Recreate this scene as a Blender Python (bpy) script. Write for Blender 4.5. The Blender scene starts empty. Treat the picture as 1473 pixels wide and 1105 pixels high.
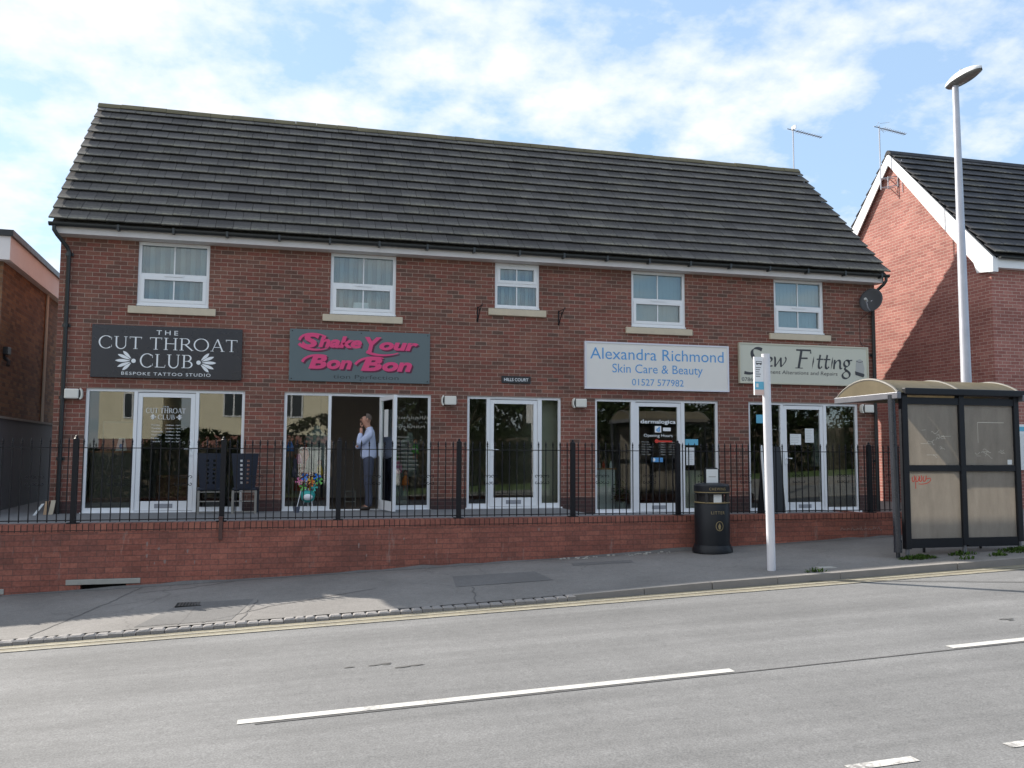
import bpy, math, random
from mathutils import Vector, Matrix
random.seed(7)
R = math.radians
S = bpy.context.scene
COL = S.collection
cos, sin, pi = math.cos, math.sin, math.pi

# ------------------------------------------------------------------ mesh builder
class MB:
    def __init__(self): self.v, self.f, self.m = [], [], []
    def face(self, pts, mi=0):
        n = len(self.v); self.v += [tuple(p) for p in pts]
        self.f.append(tuple(range(n, n + len(pts)))); self.m.append(mi)
    def box(self, x0, x1, y0, y1, z0, z1, mi=0):
        n = len(self.v)
        self.v += [(x0,y0,z0),(x1,y0,z0),(x1,y1,z0),(x0,y1,z0),(x0,y0,z1),(x1,y0,z1),(x1,y1,z1),(x0,y1,z1)]
        for q in ((0,3,2,1),(4,5,6,7),(0,1,5,4),(1,2,6,5),(2,3,7,6),(3,0,4,7)):
            self.f.append(tuple(n+i for i in q)); self.m.append(mi)
        return self
    def hexa(self, p, mi=0):           # 8 points: bottom ring, top ring
        n = len(self.v); self.v += [tuple(q) for q in p]
        for q in ((0,3,2,1),(4,5,6,7),(0,1,5,4),(1,2,6,5),(2,3,7,6),(3,0,4,7)):
            self.f.append(tuple(n+i for i in q)); self.m.append(mi)
        return self
    def tube(self, path, r, n=8, mi=0, cap=True):
        path = [Vector(p) for p in path]
        rs = r if isinstance(r, (list, tuple)) else [r]*len(path)
        base = len(self.v); up = None
        for i, p in enumerate(path):
            t = (path[min(i+1, len(path)-1)] - path[max(i-1, 0)]).normalized()
            if up is None:
                a = Vector((0,0,1)) if abs(t.z) < .9 else Vector((1,0,0))
                up = t.cross(a).normalized()
            up = (up - t*up.dot(t)).normalized(); b = t.cross(up)
            for k in range(n):
                c = 2*pi*k/n
                self.v.append(tuple(p + (up*cos(c) + b*sin(c))*rs[i]))
        for i in range(len(path)-1):
            for k in range(n):
                a, b2 = base+i*n+k, base+i*n+(k+1) % n
                self.f.append((a, b2, b2+n, a+n)); self.m.append(mi)
        if cap:
            self.f.append(tuple(base+k for k in reversed(range(n)))); self.m.append(mi)
            self.f.append(tuple(base+(len(path)-1)*n+k for k in range(n))); self.m.append(mi)
        return self
    def lathe(self, prof, cx=0, cy=0, n=24, mi=0, sx=1, sy=1):
        base = len(self.v)
        for (r, z) in prof:
            for k in range(n):
                a = 2*pi*k/n
                self.v.append((cx+r*cos(a)*sx, cy+r*sin(a)*sy, z))
        for i in range(len(prof)-1):
            for k in range(n):
                a, b = base+i*n+k, base+i*n+(k+1) % n
                self.f.append((a, b, b+n, a+n)); self.m.append(mi)
        self.f.append(tuple(base+k for k in reversed(range(n)))); self.m.append(mi)
        self.f.append(tuple(base+(len(prof)-1)*n+k for k in range(n))); self.m.append(mi)
        return self
    def prism(self, poly, axis, a, b, mi=0):   # polygon in the plane normal to axis, extruded a..b
        def P(u, w, d): return {'x': (d, u, w), 'y': (u, d, w), 'z': (u, w, d)}[axis]
        n = len(poly); base = len(self.v)
        self.v += [P(u, w, a) for u, w in poly] + [P(u, w, b) for u, w in poly]
        self.f.append(tuple(base+i for i in range(n))); self.m.append(mi)
        self.f.append(tuple(base+n+i for i in reversed(range(n)))); self.m.append(mi)
        for i in range(n):
            j = (i+1) % n
            self.f.append((base+i, base+n+i, base+n+j, base+j)); self.m.append(mi)
        return self
    def ball(self, c, r, n=10, mi=0):
        rx, ry, rz = r if isinstance(r, (list, tuple)) else (r, r, r)
        rows = max(4, n//2+1); base = len(self.v)
        for i in range(rows+1):
            t = pi*i/rows
            for k in range(n):
                a = 2*pi*k/n
                self.v.append((c[0]+rx*sin(t)*cos(a), c[1]+ry*sin(t)*sin(a), c[2]-rz*cos(t)))
        for i in range(rows):
            for k in range(n):
                a, b = base+i*n+k, base+i*n+(k+1) % n
                self.f.append((a, b, b+n, a+n)); self.m.append(mi)
        return self
    def build(self, name, mat, parent=None, smooth=False, bevel=0, local=False, kind=None, weld=False):
        off = Vector((0,0,0))
        if parent is not None and not local:
            p = parent
            while p is not None: off += p.location; p = p.parent
        me = bpy.data.meshes.new(name)
        me.from_pydata([tuple(Vector(v)-off) for v in self.v], [], self.f)
        mats = mat if isinstance(mat, (list, tuple)) else [mat]
        for m in mats: me.materials.append(m)
        if len(mats) > 1: me.polygons.foreach_set('material_index', self.m)
        me.validate(); me.update()
        import bmesh
        bm = bmesh.new(); bm.from_mesh(me)
        if weld: bmesh.ops.remove_doubles(bm, verts=bm.verts, dist=1e-5)
        bmesh.ops.recalc_face_normals(bm, faces=bm.faces)
        bm.to_mesh(me); bm.free()
        if smooth: me.shade_smooth()
        if smooth == 'auto': me.set_sharp_from_angle(angle=R(35))
        o = bpy.data.objects.new(name, me); COL.objects.link(o)
        if parent is not None: o.parent = parent
        if bevel:
            b = o.modifiers.new('bevel', 'BEVEL'); b.width = bevel; b.segments = 2; b.limit_method = 'ANGLE'
        if kind: o['kind'] = kind
        return o

def tag(o, label, cat, group=None):
    o['label'] = label; o['category'] = cat
    if group: o['group'] = group
    return o
def thing(name, label, cat, loc=(0,0,0), group=None):
    o = bpy.data.objects.new(name, None); COL.objects.link(o)
    o.location = loc; o.empty_display_size = .1
    return tag(o, label, cat, group)
def copy_tree(o, parent=None):
    c = o.copy(); COL.objects.link(c)
    if parent is not None: c.parent = parent
    for ch in list(o.children): copy_tree(ch, c)
    return c

# ------------------------------------------------------------------ materials
def nt(name):
    m = bpy.data.materials.new(name); m.use_nodes = True
    t = m.node_tree; t.nodes.clear()
    out = t.nodes.new('ShaderNodeOutputMaterial')
    return m, t, out
def N(t, kind, **kw):
    n = t.nodes.new(kind)
    for k, v in kw.items():
        if k in n.inputs.keys(): n.inputs[k].default_value = v
        else: setattr(n, k, v)
    return n
def L(t, a, b): t.links.new(a, b)
def c4(c): return (c[0], c[1], c[2], 1)
def sc(c, k): return tuple(min(1, x*k) for x in c[:3])
def mixc(t, fac, a, b, bt='MIX'):
    n = t.nodes.new('ShaderNodeMix'); n.data_type = 'RGBA'; n.blend_type = bt
    for s, v in ((0, fac), (6, a), (7, b)):
        if hasattr(v, 'is_linked'): L(t, v, n.inputs[s])
        else: n.inputs[s].default_value = v if s == 0 else c4(v)
    return n.outputs[2]
def math_(t, op, a, b=None, c=None, clamp=False):
    n = t.nodes.new('ShaderNodeMath'); n.operation = op; n.use_clamp = clamp
    for i, v in enumerate((a, b, c)):
        if v is None: continue
        if hasattr(v, 'is_linked'): L(t, v, n.inputs[i])
        else: n.inputs[i].default_value = v
    return n.outputs[0]
def ramp(t, fac, stops):
    n = t.nodes.new('ShaderNodeValToRGB')
    e = n.color_ramp.elements
    while len(e) < len(stops): e.new(.5)
    for q, (p, c) in zip(e, stops):
        q.position = p; q.color = c4(c) if isinstance(c, tuple) else (c, c, c, 1)
    L(t, fac, n.inputs[0]); return n.outputs[0]
def noise(t, vec, scale, detail=4, rough=.55):
    n = N(t, 'ShaderNodeTexNoise', Scale=scale, Detail=detail, Roughness=rough)
    L(t, vec, n.inputs['Vector']); return n.outputs['Fac']
def bump(t, h, strength=.5, dist=.01):
    n = N(t, 'ShaderNodeBump', Strength=strength, Distance=dist)
    L(t, h, n.inputs['Height']); return n.outputs['Normal']
def pm(name, col, rough=.6, var=.12, scale=6, metal=0, bmp=0, bscale=60, spec=.5, grime=0, stretch=None):
    m, t, out = nt(name)
    b = N(t, 'ShaderNodeBsdfPrincipled', Roughness=rough, Metallic=metal)
    b.inputs['Specular IOR Level'].default_value = spec
    tc = t.nodes.new('ShaderNodeTexCoord').outputs['Object']
    if stretch:
        mp = N(t, 'ShaderNodeMapping', Scale=stretch); L(t, tc, mp.inputs['Vector']); tc = mp.outputs[0]
    f = noise(t, tc, scale, 5)
    c = mixc(t, f, sc(col, 1-var), sc(col, 1+var))
    if grime:
        g = ramp(t, noise(t, tc, scale*.35, 6, .7), [(.45, 0.0), (.75, 1.0)])
        c = mixc(t, math_(t, 'MULTIPLY', g, grime), c, sc(col, .35))
    L(t, c, b.inputs['Base Color'])
    r = math_(t, 'ADD', math_(t, 'MULTIPLY', f, .16), rough-.08, clamp=True); L(t, r, b.inputs['Roughness'])
    if bmp: L(t, bump(t, noise(t, tc, bscale, 3), bmp, .01), b.inputs['Normal'])
    L(t, b.outputs[0], out.inputs[0]); return m
def brick_mat(name, stops, mortar, w=.225, h=.075, mo=.010, off=.5, plinth=None, tone=.25, stain=0, sootz=None, mbump=.6):
    m, t, out = nt(name)
    b = N(t, 'ShaderNodeBsdfPrincipled', Roughness=.85)
    b.inputs['Specular IOR Level'].default_value = .25
    tc = t.nodes.new('ShaderNodeTexCoord').outputs['Object']
    s = t.nodes.new('ShaderNodeSeparateXYZ'); L(t, tc, s.inputs[0])
    g = t.nodes.new('ShaderNodeNewGeometry')
    sn = t.nodes.new('ShaderNodeSeparateXYZ'); L(t, g.outputs['True Normal'], sn.inputs[0])
    side = math_(t, 'GREATER_THAN', math_(t, 'ABSOLUTE', sn.outputs[0]), .6)
    flat = math_(t, 'GREATER_THAN', math_(t, 'ABSOLUTE', sn.outputs[2]), .7)
    u = math_(t, 'ADD', math_(t, 'MULTIPLY', s.outputs[1], side), math_(t, 'MULTIPLY', s.outputs[0], math_(t, 'SUBTRACT', 1.0, side)))
    v = math_(t, 'ADD', math_(t, 'MULTIPLY', s.outputs[2], math_(t, 'SUBTRACT', 1.0, flat)), math_(t, 'MULTIPLY', s.outputs[1], flat))
    cv = t.nodes.new('ShaderNodeCombineXYZ'); L(t, u, cv.inputs[0]); L(t, v, cv.inputs[1])
    wob = N(t, 'ShaderNodeTexNoise', Scale=9.0, Detail=2.0); L(t, tc, wob.inputs['Vector'])
    wv = t.nodes.new('ShaderNodeVectorMath'); wv.operation = 'MULTIPLY_ADD'
    L(t, wob.outputs['Color'], wv.inputs[0]); wv.inputs[1].default_value = (.006, .006, 0); L(t, cv.outputs[0], wv.inputs[2])
    br = N(t, 'ShaderNodeTexBrick', offset=off, Scale=1.0)
    br.inputs['Color1'].default_value = (0,0,0,1); br.inputs['Color2'].default_value = (1,1,1,1); br.inputs['Mortar'].default_value = (.5,.5,.5,1)
    br.inputs['Mortar Size'].default_value = mo/2; br.inputs['Mortar Smooth'].default_value = .25; br.inputs['Bias'].default_value = 0
    br.inputs['Brick Width'].default_value = w; br.inputs['Row Height'].default_value = h
    L(t, wv.outputs[0], br.inputs['Vector'])
    bc = ramp(t, br.outputs['Color'], stops)
    n1 = noise(t, tc, 28, 5, .65); mps = N(t, 'ShaderNodeMapping', Scale=(.55, .55, 1.3)); L(t, tc, mps.inputs['Vector']); n2 = noise(t, mps.outputs[0], 1.2, 5, .6)
    bc = mixc(t, 1.0, bc, ramp(t, n1, [(.25, 1-tone), (.75, 1+tone)]), 'MULTIPLY')
    mc = mixc(t, n1, sc(mortar, .8), sc(mortar, 1.15))
    c = mixc(t, br.outputs['Fac'], bc, mc)
    c = mixc(t, 1.0, c, ramp(t, n2, [(.3, .76), (.7, 1.16)]), 'MULTIPLY')
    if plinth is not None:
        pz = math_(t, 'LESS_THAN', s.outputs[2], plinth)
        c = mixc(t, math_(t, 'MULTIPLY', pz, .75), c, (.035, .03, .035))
    if stain:
        mp = N(t, 'ShaderNodeMapping', Scale=(3, 3, .7)); L(t, tc, mp.inputs['Vector'])
        st = ramp(t, noise(t, mp.outputs[0], 2.2, 6, .7), [(.6, 0.0), (.72, 1.0)])
        c = mixc(t, math_(t, 'MULTIPLY', st, stain), c, (.42, .38, .35))
        st2 = ramp(t, noise(t, tc, 1.3, 6, .7), [(.45, 0.0), (.7, 1.0)])
        c = mixc(t, math_(t, 'MULTIPLY', st2, .35), c, (.06,.045,.042))
    L(t, c, b.inputs['Base Color'])
    hgt = math_(t, 'SUBTRACT', math_(t, 'MULTIPLY', n1, .25), br.outputs['Fac'])
    L(t, bump(t, hgt, mbump, .008), b.inputs['Normal'])
    L(t, b.outputs[0], out.inputs[0]); return m
def glass_mat(name, refl=.07, tint=(.9,.94,.93), wav=.0):
    m, t, out = nt(name)
    tr = N(t, 'ShaderNodeBsdfTransparent'); tr.inputs[0].default_value = c4(tint)
    gl = N(t, 'ShaderNodeBsdfGlossy', Roughness=.0); gl.inputs[0].default_value = (1,1,1,1)
    fr = N(t, 'ShaderNodeFresnel', IOR=1.5)
    fac = math_(t, 'ADD', fr.outputs[0], refl, clamp=True)
    if wav:
        tc = t.nodes.new('ShaderNodeTexCoord').outputs['Object']
        nn = bump(t, noise(t, tc, 1.6, 1), wav, .02)
        L(t, nn, gl.inputs['Normal'])
    mx = t.nodes.new('ShaderNodeMixShader'); L(t, fac, mx.inputs[0]); L(t, tr.outputs[0], mx.inputs[1]); L(t, gl.outputs[0], mx.inputs[2])
    L(t, mx.outputs[0], out.inputs[0]); return m
def emit_mat(name, col, s):
    m, t, out = nt(name); e = N(t, 'ShaderNodeEmission', Strength=s); e.inputs[0].default_value = c4(col)
    L(t, e.outputs[0], out.inputs[0]); return m
def asphalt(name, col, speck=.35, patch=.25, crack=0, streak=0):
    m, t, out = nt(name)
    b = N(t, 'ShaderNodeBsdfPrincipled', Roughness=.85); b.inputs['Specular IOR Level'].default_value = .3
    tc = t.nodes.new('ShaderNodeTexCoord').outputs['Object']
    fine = noise(t, tc, 75, 3, .7); mid = noise(t, tc, 14, 5, .65); big = noise(t, tc, .7, 5, .6)
    c = mixc(t, ramp(t, fine, [(.3, 0.0), (.7, 1.0)]), sc(col, 1-speck), sc(col, 1+speck))
    c = mixc(t, 1.0, c, ramp(t, mid, [(.25, .88), (.75, 1.1)]), 'MULTIPLY')
    c = mixc(t, 1.0, c, ramp(t, big, [(.3, 1-patch), (.7, 1+patch*.6)]), 'MULTIPLY')
    if streak:
        mp = N(t, 'ShaderNodeMapping', Scale=(.06, 1.3, 1)); L(t, tc, mp.inputs['Vector'])
        c = mixc(t, 1.0, c, ramp(t, noise(t, mp.outputs[0], 1.5, 4, .6), [(.3, 1-streak), (.7, 1+streak)]), 'MULTIPLY')
        sp = ramp(t, noise(t, tc, 2.6, 7, .75), [(.69, 0.0), (.74, 1.0)])
        c = mixc(t, math_(t, 'MULTIPLY', sp, .45), c, sc(col, .45))
    if crack:
        vo = N(t, 'ShaderNodeTexVoronoi', feature='DISTANCE_TO_EDGE', Scale=.75)
        dv = t.nodes.new('ShaderNodeVectorMath'); dv.operation = 'MULTIPLY_ADD'
        nz = N(t, 'ShaderNodeTexNoise', Scale=3.0, Detail=4.0); L(t, tc, nz.inputs['Vector'])
        L(t, nz.outputs['Color'], dv.inputs[0]); dv.inputs[1].default_value = (.35,.35,0); L(t, tc, dv.inputs[2])
        L(t, dv.outputs[0], vo.inputs['Vector'])
        ck = ramp(t, vo.outputs[0], [(.0, 1.0), (.012, 0.0)])
        ck = math_(t, 'MULTIPLY', ck, ramp(t, noise(t, tc, .6, 2), [(.45, 0.0), (.6, 1.0)]))
        c = mixc(t, math_(t, 'MULTIPLY', ck, crack), c, sc(col, .35))
    L(t, c, b.inputs['Base Color'])
    L(t, bump(t, math_(t, 'ADD', fine, math_(t, 'MULTIPLY', mid, .5)), .35, .006), b.inputs['Normal'])
    L(t, b.outputs[0], out.inputs[0]); return m
def paint_line(name, col, under, wear=.5):
    m, t, out = nt(name)
    b = N(t, 'ShaderNodeBsdfPrincipled', Roughness=.75)
    tc = t.nodes.new('ShaderNodeTexCoord').outputs['Object']
    f = math_(t, 'ADD', math_(t, 'MULTIPLY', noise(t, tc, 35, 6, .75), .6), math_(t, 'MULTIPLY', noise(t, tc, 4, 3), .4))
    k = ramp(t, f, [(wear-.07, 1.0), (wear+.09, 0.0)])
    c = mixc(t, k, col, under)
    L(t, c, b.inputs['Base Color']); L(t, b.outputs[0], out.inputs[0]); return m
def tile_mat(name, col, edge):
    def one(nm, colr, lich, amt):
        m, t, out = nt(nm)
        b = N(t, 'ShaderNodeBsdfPrincipled', Roughness=.9); b.inputs['Specular IOR Level'].default_value = .2
        tc = t.nodes.new('ShaderNodeTexCoord').outputs['Object']
        g = t.nodes.new('ShaderNodeNewGeometry')
        ri = math_(t, 'ADD', math_(t, 'MULTIPLY', g.outputs['Random Per Island'], .34), .83)
        n1 = noise(t, tc, 22, 6, .7); n2 = noise(t, tc, 1.4, 5, .6)
        c = mixc(t, n1, sc(colr, .7), sc(colr, 1.3))
        cc = t.nodes.new('ShaderNodeCombineColor'); [L(t, ri, cc.inputs[i]) for i in range(3)]
        c = mixc(t, 1.0, c, cc.outputs[0], 'MULTIPLY')
        k = math_(t, 'MULTIPLY', ramp(t, math_(t, 'ADD', math_(t, 'MULTIPLY', n1, .6), math_(t, 'MULTIPLY', n2, .4)), [(.48, 0.0), (.62, 1.0)]), amt)
        c = mixc(t, k, c, lich)
        L(t, c, b.inputs['Base Color']); L(t, bump(t, n1, .4, .006), b.inputs['Normal'])
        L(t, b.outputs[0], out.inputs[0]); return m
    return [one(name, col, (.16, .15, .12), .25), one(name+' edge', (.05,.047,.044), (.13, .12, .09), .5), one(name+' tail', edge, (.30, .28, .21), .62), one(name+' mid', tuple((a+b)/2 for a, b in zip(col, edge)), (.2, .19, .15), .3)]  # edge paints the shadow line below each course; tail: lichen plus painted sky light
def panel_mat(name, col, clear=.25, tlf=.5):
    m, t, out = nt(name)
    tc = t.nodes.new('ShaderNodeTexCoord').outputs['Object']
    mp = N(t, 'ShaderNodeMapping', Scale=(3, 1, .8)); L(t, tc, mp.inputs['Vector'])
    n = noise(t, mp.outputs[0], 2.2, 7, .7); n2 = noise(t, tc, 40, 4, .7)
    c = mixc(t, ramp(t, n, [(.3, 0.0), (.7, 1.0)]), sc(col, .82), sc(col, 1.12)); c = mixc(t, math_(t, 'MULTIPLY', n2, .35), c, sc(col, .6))
    d = N(t, 'ShaderNodeBsdfDiffuse'); L(t, c, d.inputs[0])
    tl = N(t, 'ShaderNodeBsdfTranslucent'); L(t, c, tl.inputs[0])
    a = t.nodes.new('ShaderNodeMixShader'); a.inputs[0].default_value = tlf; L(t, d.outputs[0], a.inputs[1]); L(t, tl.outputs[0], a.inputs[2])
    tr = N(t, 'ShaderNodeBsdfTransparent'); tr.inputs[0].default_value = (.85,.8,.7,1)
    gl = N(t, 'ShaderNodeBsdfGlossy', Roughness=.25)
    b = t.nodes.new('ShaderNodeMixShader'); b.inputs[0].default_value = clear; L(t, a.outputs[0], b.inputs[1]); L(t, tr.outputs[0], b.inputs[2])
    e = t.nodes.new('ShaderNodeMixShader'); e.inputs[0].default_value = .05; L(t, b.outputs[0], e.inputs[1]); L(t, gl.outputs[0], e.inputs[2])
    L(t, e.outputs[0], out.inputs[0]); return m
def leaf_mat(name, col):
    m, t, out = nt(name)
    g = t.nodes.new('ShaderNodeNewGeometry')
    c = ramp(t, g.outputs['Random Per Island'], [(0, sc(col, .5)), (.6, col), (1, sc(col, 1.7))])
    d = N(t, 'ShaderNodeBsdfDiffuse'); L(t, c, d.inputs[0])
    tl = N(t, 'ShaderNodeBsdfTranslucent'); L(t, c, tl.inputs[0])
    a = t.nodes.new('ShaderNodeMixShader'); a.inputs[0].default_value = .3; L(t, d.outputs[0], a.inputs[1]); L(t, tl.outputs[0], a.inputs[2])
    L(t, a.outputs[0], out.inputs[0]); return m

M = {}
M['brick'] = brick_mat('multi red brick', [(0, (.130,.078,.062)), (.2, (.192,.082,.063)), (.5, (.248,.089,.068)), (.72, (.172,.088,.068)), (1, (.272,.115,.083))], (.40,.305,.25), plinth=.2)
M['wallbrick'] = brick_mat('retaining wall brick', [(0, (.245,.098,.076)), (.5, (.30,.110,.082)), (1, (.345,.132,.096))], (.13,.085,.075), stain=.35, mo=.007, tone=.3)
M['coping'] = brick_mat('coping brick on edge', [(0, (.22,.085,.066)), (.5, (.295,.11,.082)), (1, (.35,.14,.10))], (.05,.035,.032), w=.075, h=.4, off=0, mo=.012)
M['redbrick'] = brick_mat('orange red brick', [(0, (.29,.115,.098)), (.5, (.345,.142,.120)), (1, (.39,.175,.145))], (.54,.44,.38), tone=.15)
M['oldbrick'] = brick_mat('brown brick', [(0, (.14,.08,.05)), (.5, (.23,.12,.068)), (1, (.30,.165,.085))], (.2,.16,.12))
M['upvc'] = pm('white upvc', (.80,.81,.83), .35, .03, 3)
M['upvcdirty'] = pm('white painted board', (.62,.585,.575), .5, .08, 5)
M['sill'] = pm('cast stone sill', (.58,.50,.38), .85, .12, 9, bmp=.2)
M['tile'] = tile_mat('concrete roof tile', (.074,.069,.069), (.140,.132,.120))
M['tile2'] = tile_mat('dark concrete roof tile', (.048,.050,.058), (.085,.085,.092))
M['ridge'] = pm('ridge tile with lichen', (.13,.112,.065), .9, .5, 2.5, bmp=.3, bscale=30)
M['black'] = pm('black plastic', (.018,.018,.02), .4, .15)
M['pipe'] = pm('black rainwater pipe', (.022,.025,.026), .35, .2)
M['iron'] = pm('black painted iron', (.009,.009,.012), .5, .25, 12, spec=.3)
M['pane'] = glass_mat('upstairs pane', .04, (.84,.91,.91), .02)
M['shopglass'] = glass_mat('shop glass', .03, (.86,.90,.88), .012)
M['lp'] = pm('grey letter plate', (.30,.31,.34), .4, .1)
M['blind'] = pm('pale blind', (.40,.45,.46), .8, .05)
M['blindg'] = pm('blind slat', (.22,.26,.28), .8, .05)
M['room'] = pm('shop interior wall', (.34,.31,.28), .9, .1)
M['roomdark'] = pm('shop interior floor', (.12,.10,.085), .7, .2)
M['cream'] = pm('cream plaster', (.70,.66,.56), .9, .05)
M['ceil'] = pm('ceiling', (.45,.45,.44), .9, .05)
M['signA'] = pm('charcoal sign face', (.028,.028,.034), .28, .15, 2)
M['signB'] = pm('slate grey sign face', (.11,.145,.155), .5, .08, 3)
M['signC'] = pm('pale stone sign face', (.78,.75,.71), .45, .04, 3)
M['signCf'] = pm('white sign frame', (.70,.70,.76), .4, .04)
M['signD'] = pm('pale olive sign face', (.58,.58,.49), .45, .04, 3)
M['signDf'] = pm('cream sign frame', (.55,.53,.42), .4, .05)
M['white'] = pm('white lettering', (.82,.84,.86), .5, .02)
M['pink'] = pm('pink lettering', (.72,.055,.19), .45, .06)
M['maroon'] = pm('maroon lettering shade', (.10,.012,.045), .5, .06)
M['blue'] = pm('blue lettering', (.10,.33,.66), .5, .03)
M['ink'] = pm('dark lettering', (.045,.045,.05), .5, .05)
M['slateink'] = pm('slate lettering', (.035,.045,.05), .5, .05)
M['grey'] = pm('grey print', (.42,.42,.40), .5, .05)
M['gold'] = pm('gold lettering', (.30,.23,.11), .45, .1)
M['boxw'] = pm('cream wall light', (.72,.70,.64), .5, .05)
M['galv'] = pm('galvanised steel', (.46,.47,.52), .42, .14, 5, metal=.35, grime=.25)
M['aer'] = pm('dull aerial metal', (.16,.17,.20), .5, .12)
M['lampgrey'] = pm('lantern grey', (.62,.64,.66), .45, .06)
M['lens'] = pm('lamp lens', (.22,.21,.2), .15, .3, 14)
M['shfr'] = pm('black shelter frame', (.009,.010,.014), .45, .2, spec=.35)
M['shgrey'] = pm('grey shelter metal', (.17,.175,.20), .38, .12, metal=.3)
M['shtube'] = pm('dark shiny tube', (.03,.033,.042), .28, .15, spec=.7)
M['panel'] = panel_mat('scratched shelter panel', (.47,.43,.38), .17, .42)
M['shroof'] = panel_mat('tan shelter roof sheet', (.33,.285,.20), .05)
M['red'] = pm('red spray', (.62,.05,.03), .6, .1)
M['scratch'] = pm('white scrawl', (.62,.58,.5), .7, .1)
M['skin'] = pm('skin', (.50,.26,.185), .55, .06, 20)
M['shirt'] = pm('pale blue shirt', (.50,.56,.76), .85, .06, 8, bmp=.7, bscale=9)
M['trouser'] = pm('slate blue trousers', (.052,.06,.095), .85, .12, 10, bmp=.2, bscale=12)
M['shoe'] = pm('dark brown shoes', (.03,.018,.012), .4, .1)
M['hair'] = pm('short grey brown hair', (.13,.10,.085), .9, .25, 40)
M['eye'] = pm('eye', (.05,.04,.04), .3, .05)
M['chair'] = pm('navy chair back', (.018,.023,.038), .45, .15, spec=.35)
M['chairleg'] = pm('pale chair leg', (.24,.225,.20), .6, .15)
M['asphroad'] = asphalt('worn road asphalt', (.174,.173,.172), .32, .14, 0, .18)
M['asphpav'] = asphalt('pavement asphalt', (.205,.194,.184), .24, .22, .35)
M['patch'] = asphalt('patched asphalt', (.150,.146,.143), .2, .2)
M['terr'] = asphalt('terrace asphalt', (.19,.19,.195), .15, .12)
M['soil'] = asphalt('ground', (.13,.12,.09), .3, .3)
M['sett'] = pm('granite sett', (.25,.235,.225), .85, .2, 5, bmp=.5, bscale=40)
M['kerbst'] = pm('concrete kerb', (.23,.215,.20), .85, .2, 5, bmp=.3, bscale=60)
M['grit'] = asphalt('gutter grit', (.23,.205,.15), .3, .25)
M['yline'] = paint_line('faded yellow line', (.36,.33,.245), (.215,.20,.165), .52)
M['wline'] = paint_line('white road paint', (.53,.515,.485), (.23,.225,.22), .40)
M['wlineworn'] = paint_line('worn white road paint', (.58,.56,.53), (.17,.165,.16), .47)
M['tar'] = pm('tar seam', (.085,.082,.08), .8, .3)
M['castiron'] = pm('cast iron cover', (.075,.07,.065), .7, .25, 20)
M['weed'] = leaf_mat('weed leaf', (.07,.12,.03))
M['leaf'] = leaf_mat('tree leaf', (.038,.055,.018))
M['bark'] = pm('bark', (.09,.07,.05), .95, .3, 8)
M['grass'] = asphalt('verge', (.07,.11,.03), .35, .2)
M['stone'] = pm('concrete lintel', (.36,.35,.32), .9, .2, 9)
M['void'] = pm('vent hole', (.008,.008,.008), .9)
M['lowall'] = pm('grey painted side wall', (.16,.165,.18), .8, .2, 2)
M['teal'] = pm('teal plastic', (.03,.36,.33), .4)
M['green'] = pm('green toy', (.12,.42,.08), .5); M['yellow'] = pm('yellow toy', (.78,.5,.05), .5)
M['bluetoy'] = pm('blue toy', (.04,.22,.7), .5); M['pinktoy'] = pm('pink toy', (.75,.2,.36), .5); M['orange'] = pm('orange toy', (.75,.2,.04), .5)
M['garm1'] = pm('grey garment', (.30,.32,.30), .9, .2); M['garm2'] = pm('red garment', (.50,.08,.05), .9, .2); M['garm3'] = pm('beige garment', (.32,.24,.18), .9, .2)
M['brownwood'] = pm('brown wood', (.16,.06,.03), .6, .3, 6)
M['paper'] = pm('paper notice', (.72,.74,.74), .8, .05)
M['bluepaper'] = pm('blue notice', (.14,.45,.62), .7, .05)
M['tube'] = emit_mat('lit fluorescent tube', (1,.97,.94), 6)
M['render'] = pm('cream render', (.80,.73,.55), .9, .05)

# ------------------------------------------------------------------ text and lettering
def text_pts(s, bold=0, shear=0, space=1.0):
    cu = bpy.data.curves.new('lettering', 'FONT'); cu.body = s; cu.size = 1
    cu.shear = shear; cu.offset = bold; cu.space_character = space; cu.resolution_u = 4
    o = bpy.data.objects.new('lettering', cu); COL.objects.link(o)
    dg = bpy.context.evaluated_depsgraph_get(); dg.update()
    me = bpy.data.meshes.new_from_object(o.evaluated_get(dg))
    v = [tuple(p.co) for p in me.vertices]; f = [tuple(p.vertices) for p in me.polygons]
    bpy.data.objects.remove(o); bpy.data.curves.remove(cu); bpy.data.meshes.remove(me)
    return v, f
def add_text(mb, s, x0, x1, z0, z1, y, mi=0, bold=0, shear=0, space=1.0, keep=False, ref=None):
    """fit s between x0..x1, and its caps/full box between z0..z1; faces -y"""
    v, f = text_pts(s, bold, shear, space)
    if not v: return
    a0, a1 = min(p[0] for p in v), max(p[0] for p in v)
    b0, b1 = min(p[1] for p in v), max(p[1] for p in v)
    n = len(mb.v)
    for p in v: mb.v.append((x0+(p[0]-a0)/(a1-a0)*(x1-x0), y, z0+(p[1]-b0)/(b1-b0)*(z1-z0)))
    for q in f: mb.f.append(tuple(n+i for i in q)); mb.m.append(mi)
def text_part(parent, mat, *a, **k):
    mb = MB(); add_text(mb, *a, **k); return mb.build('lettering', mat, parent)
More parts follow.
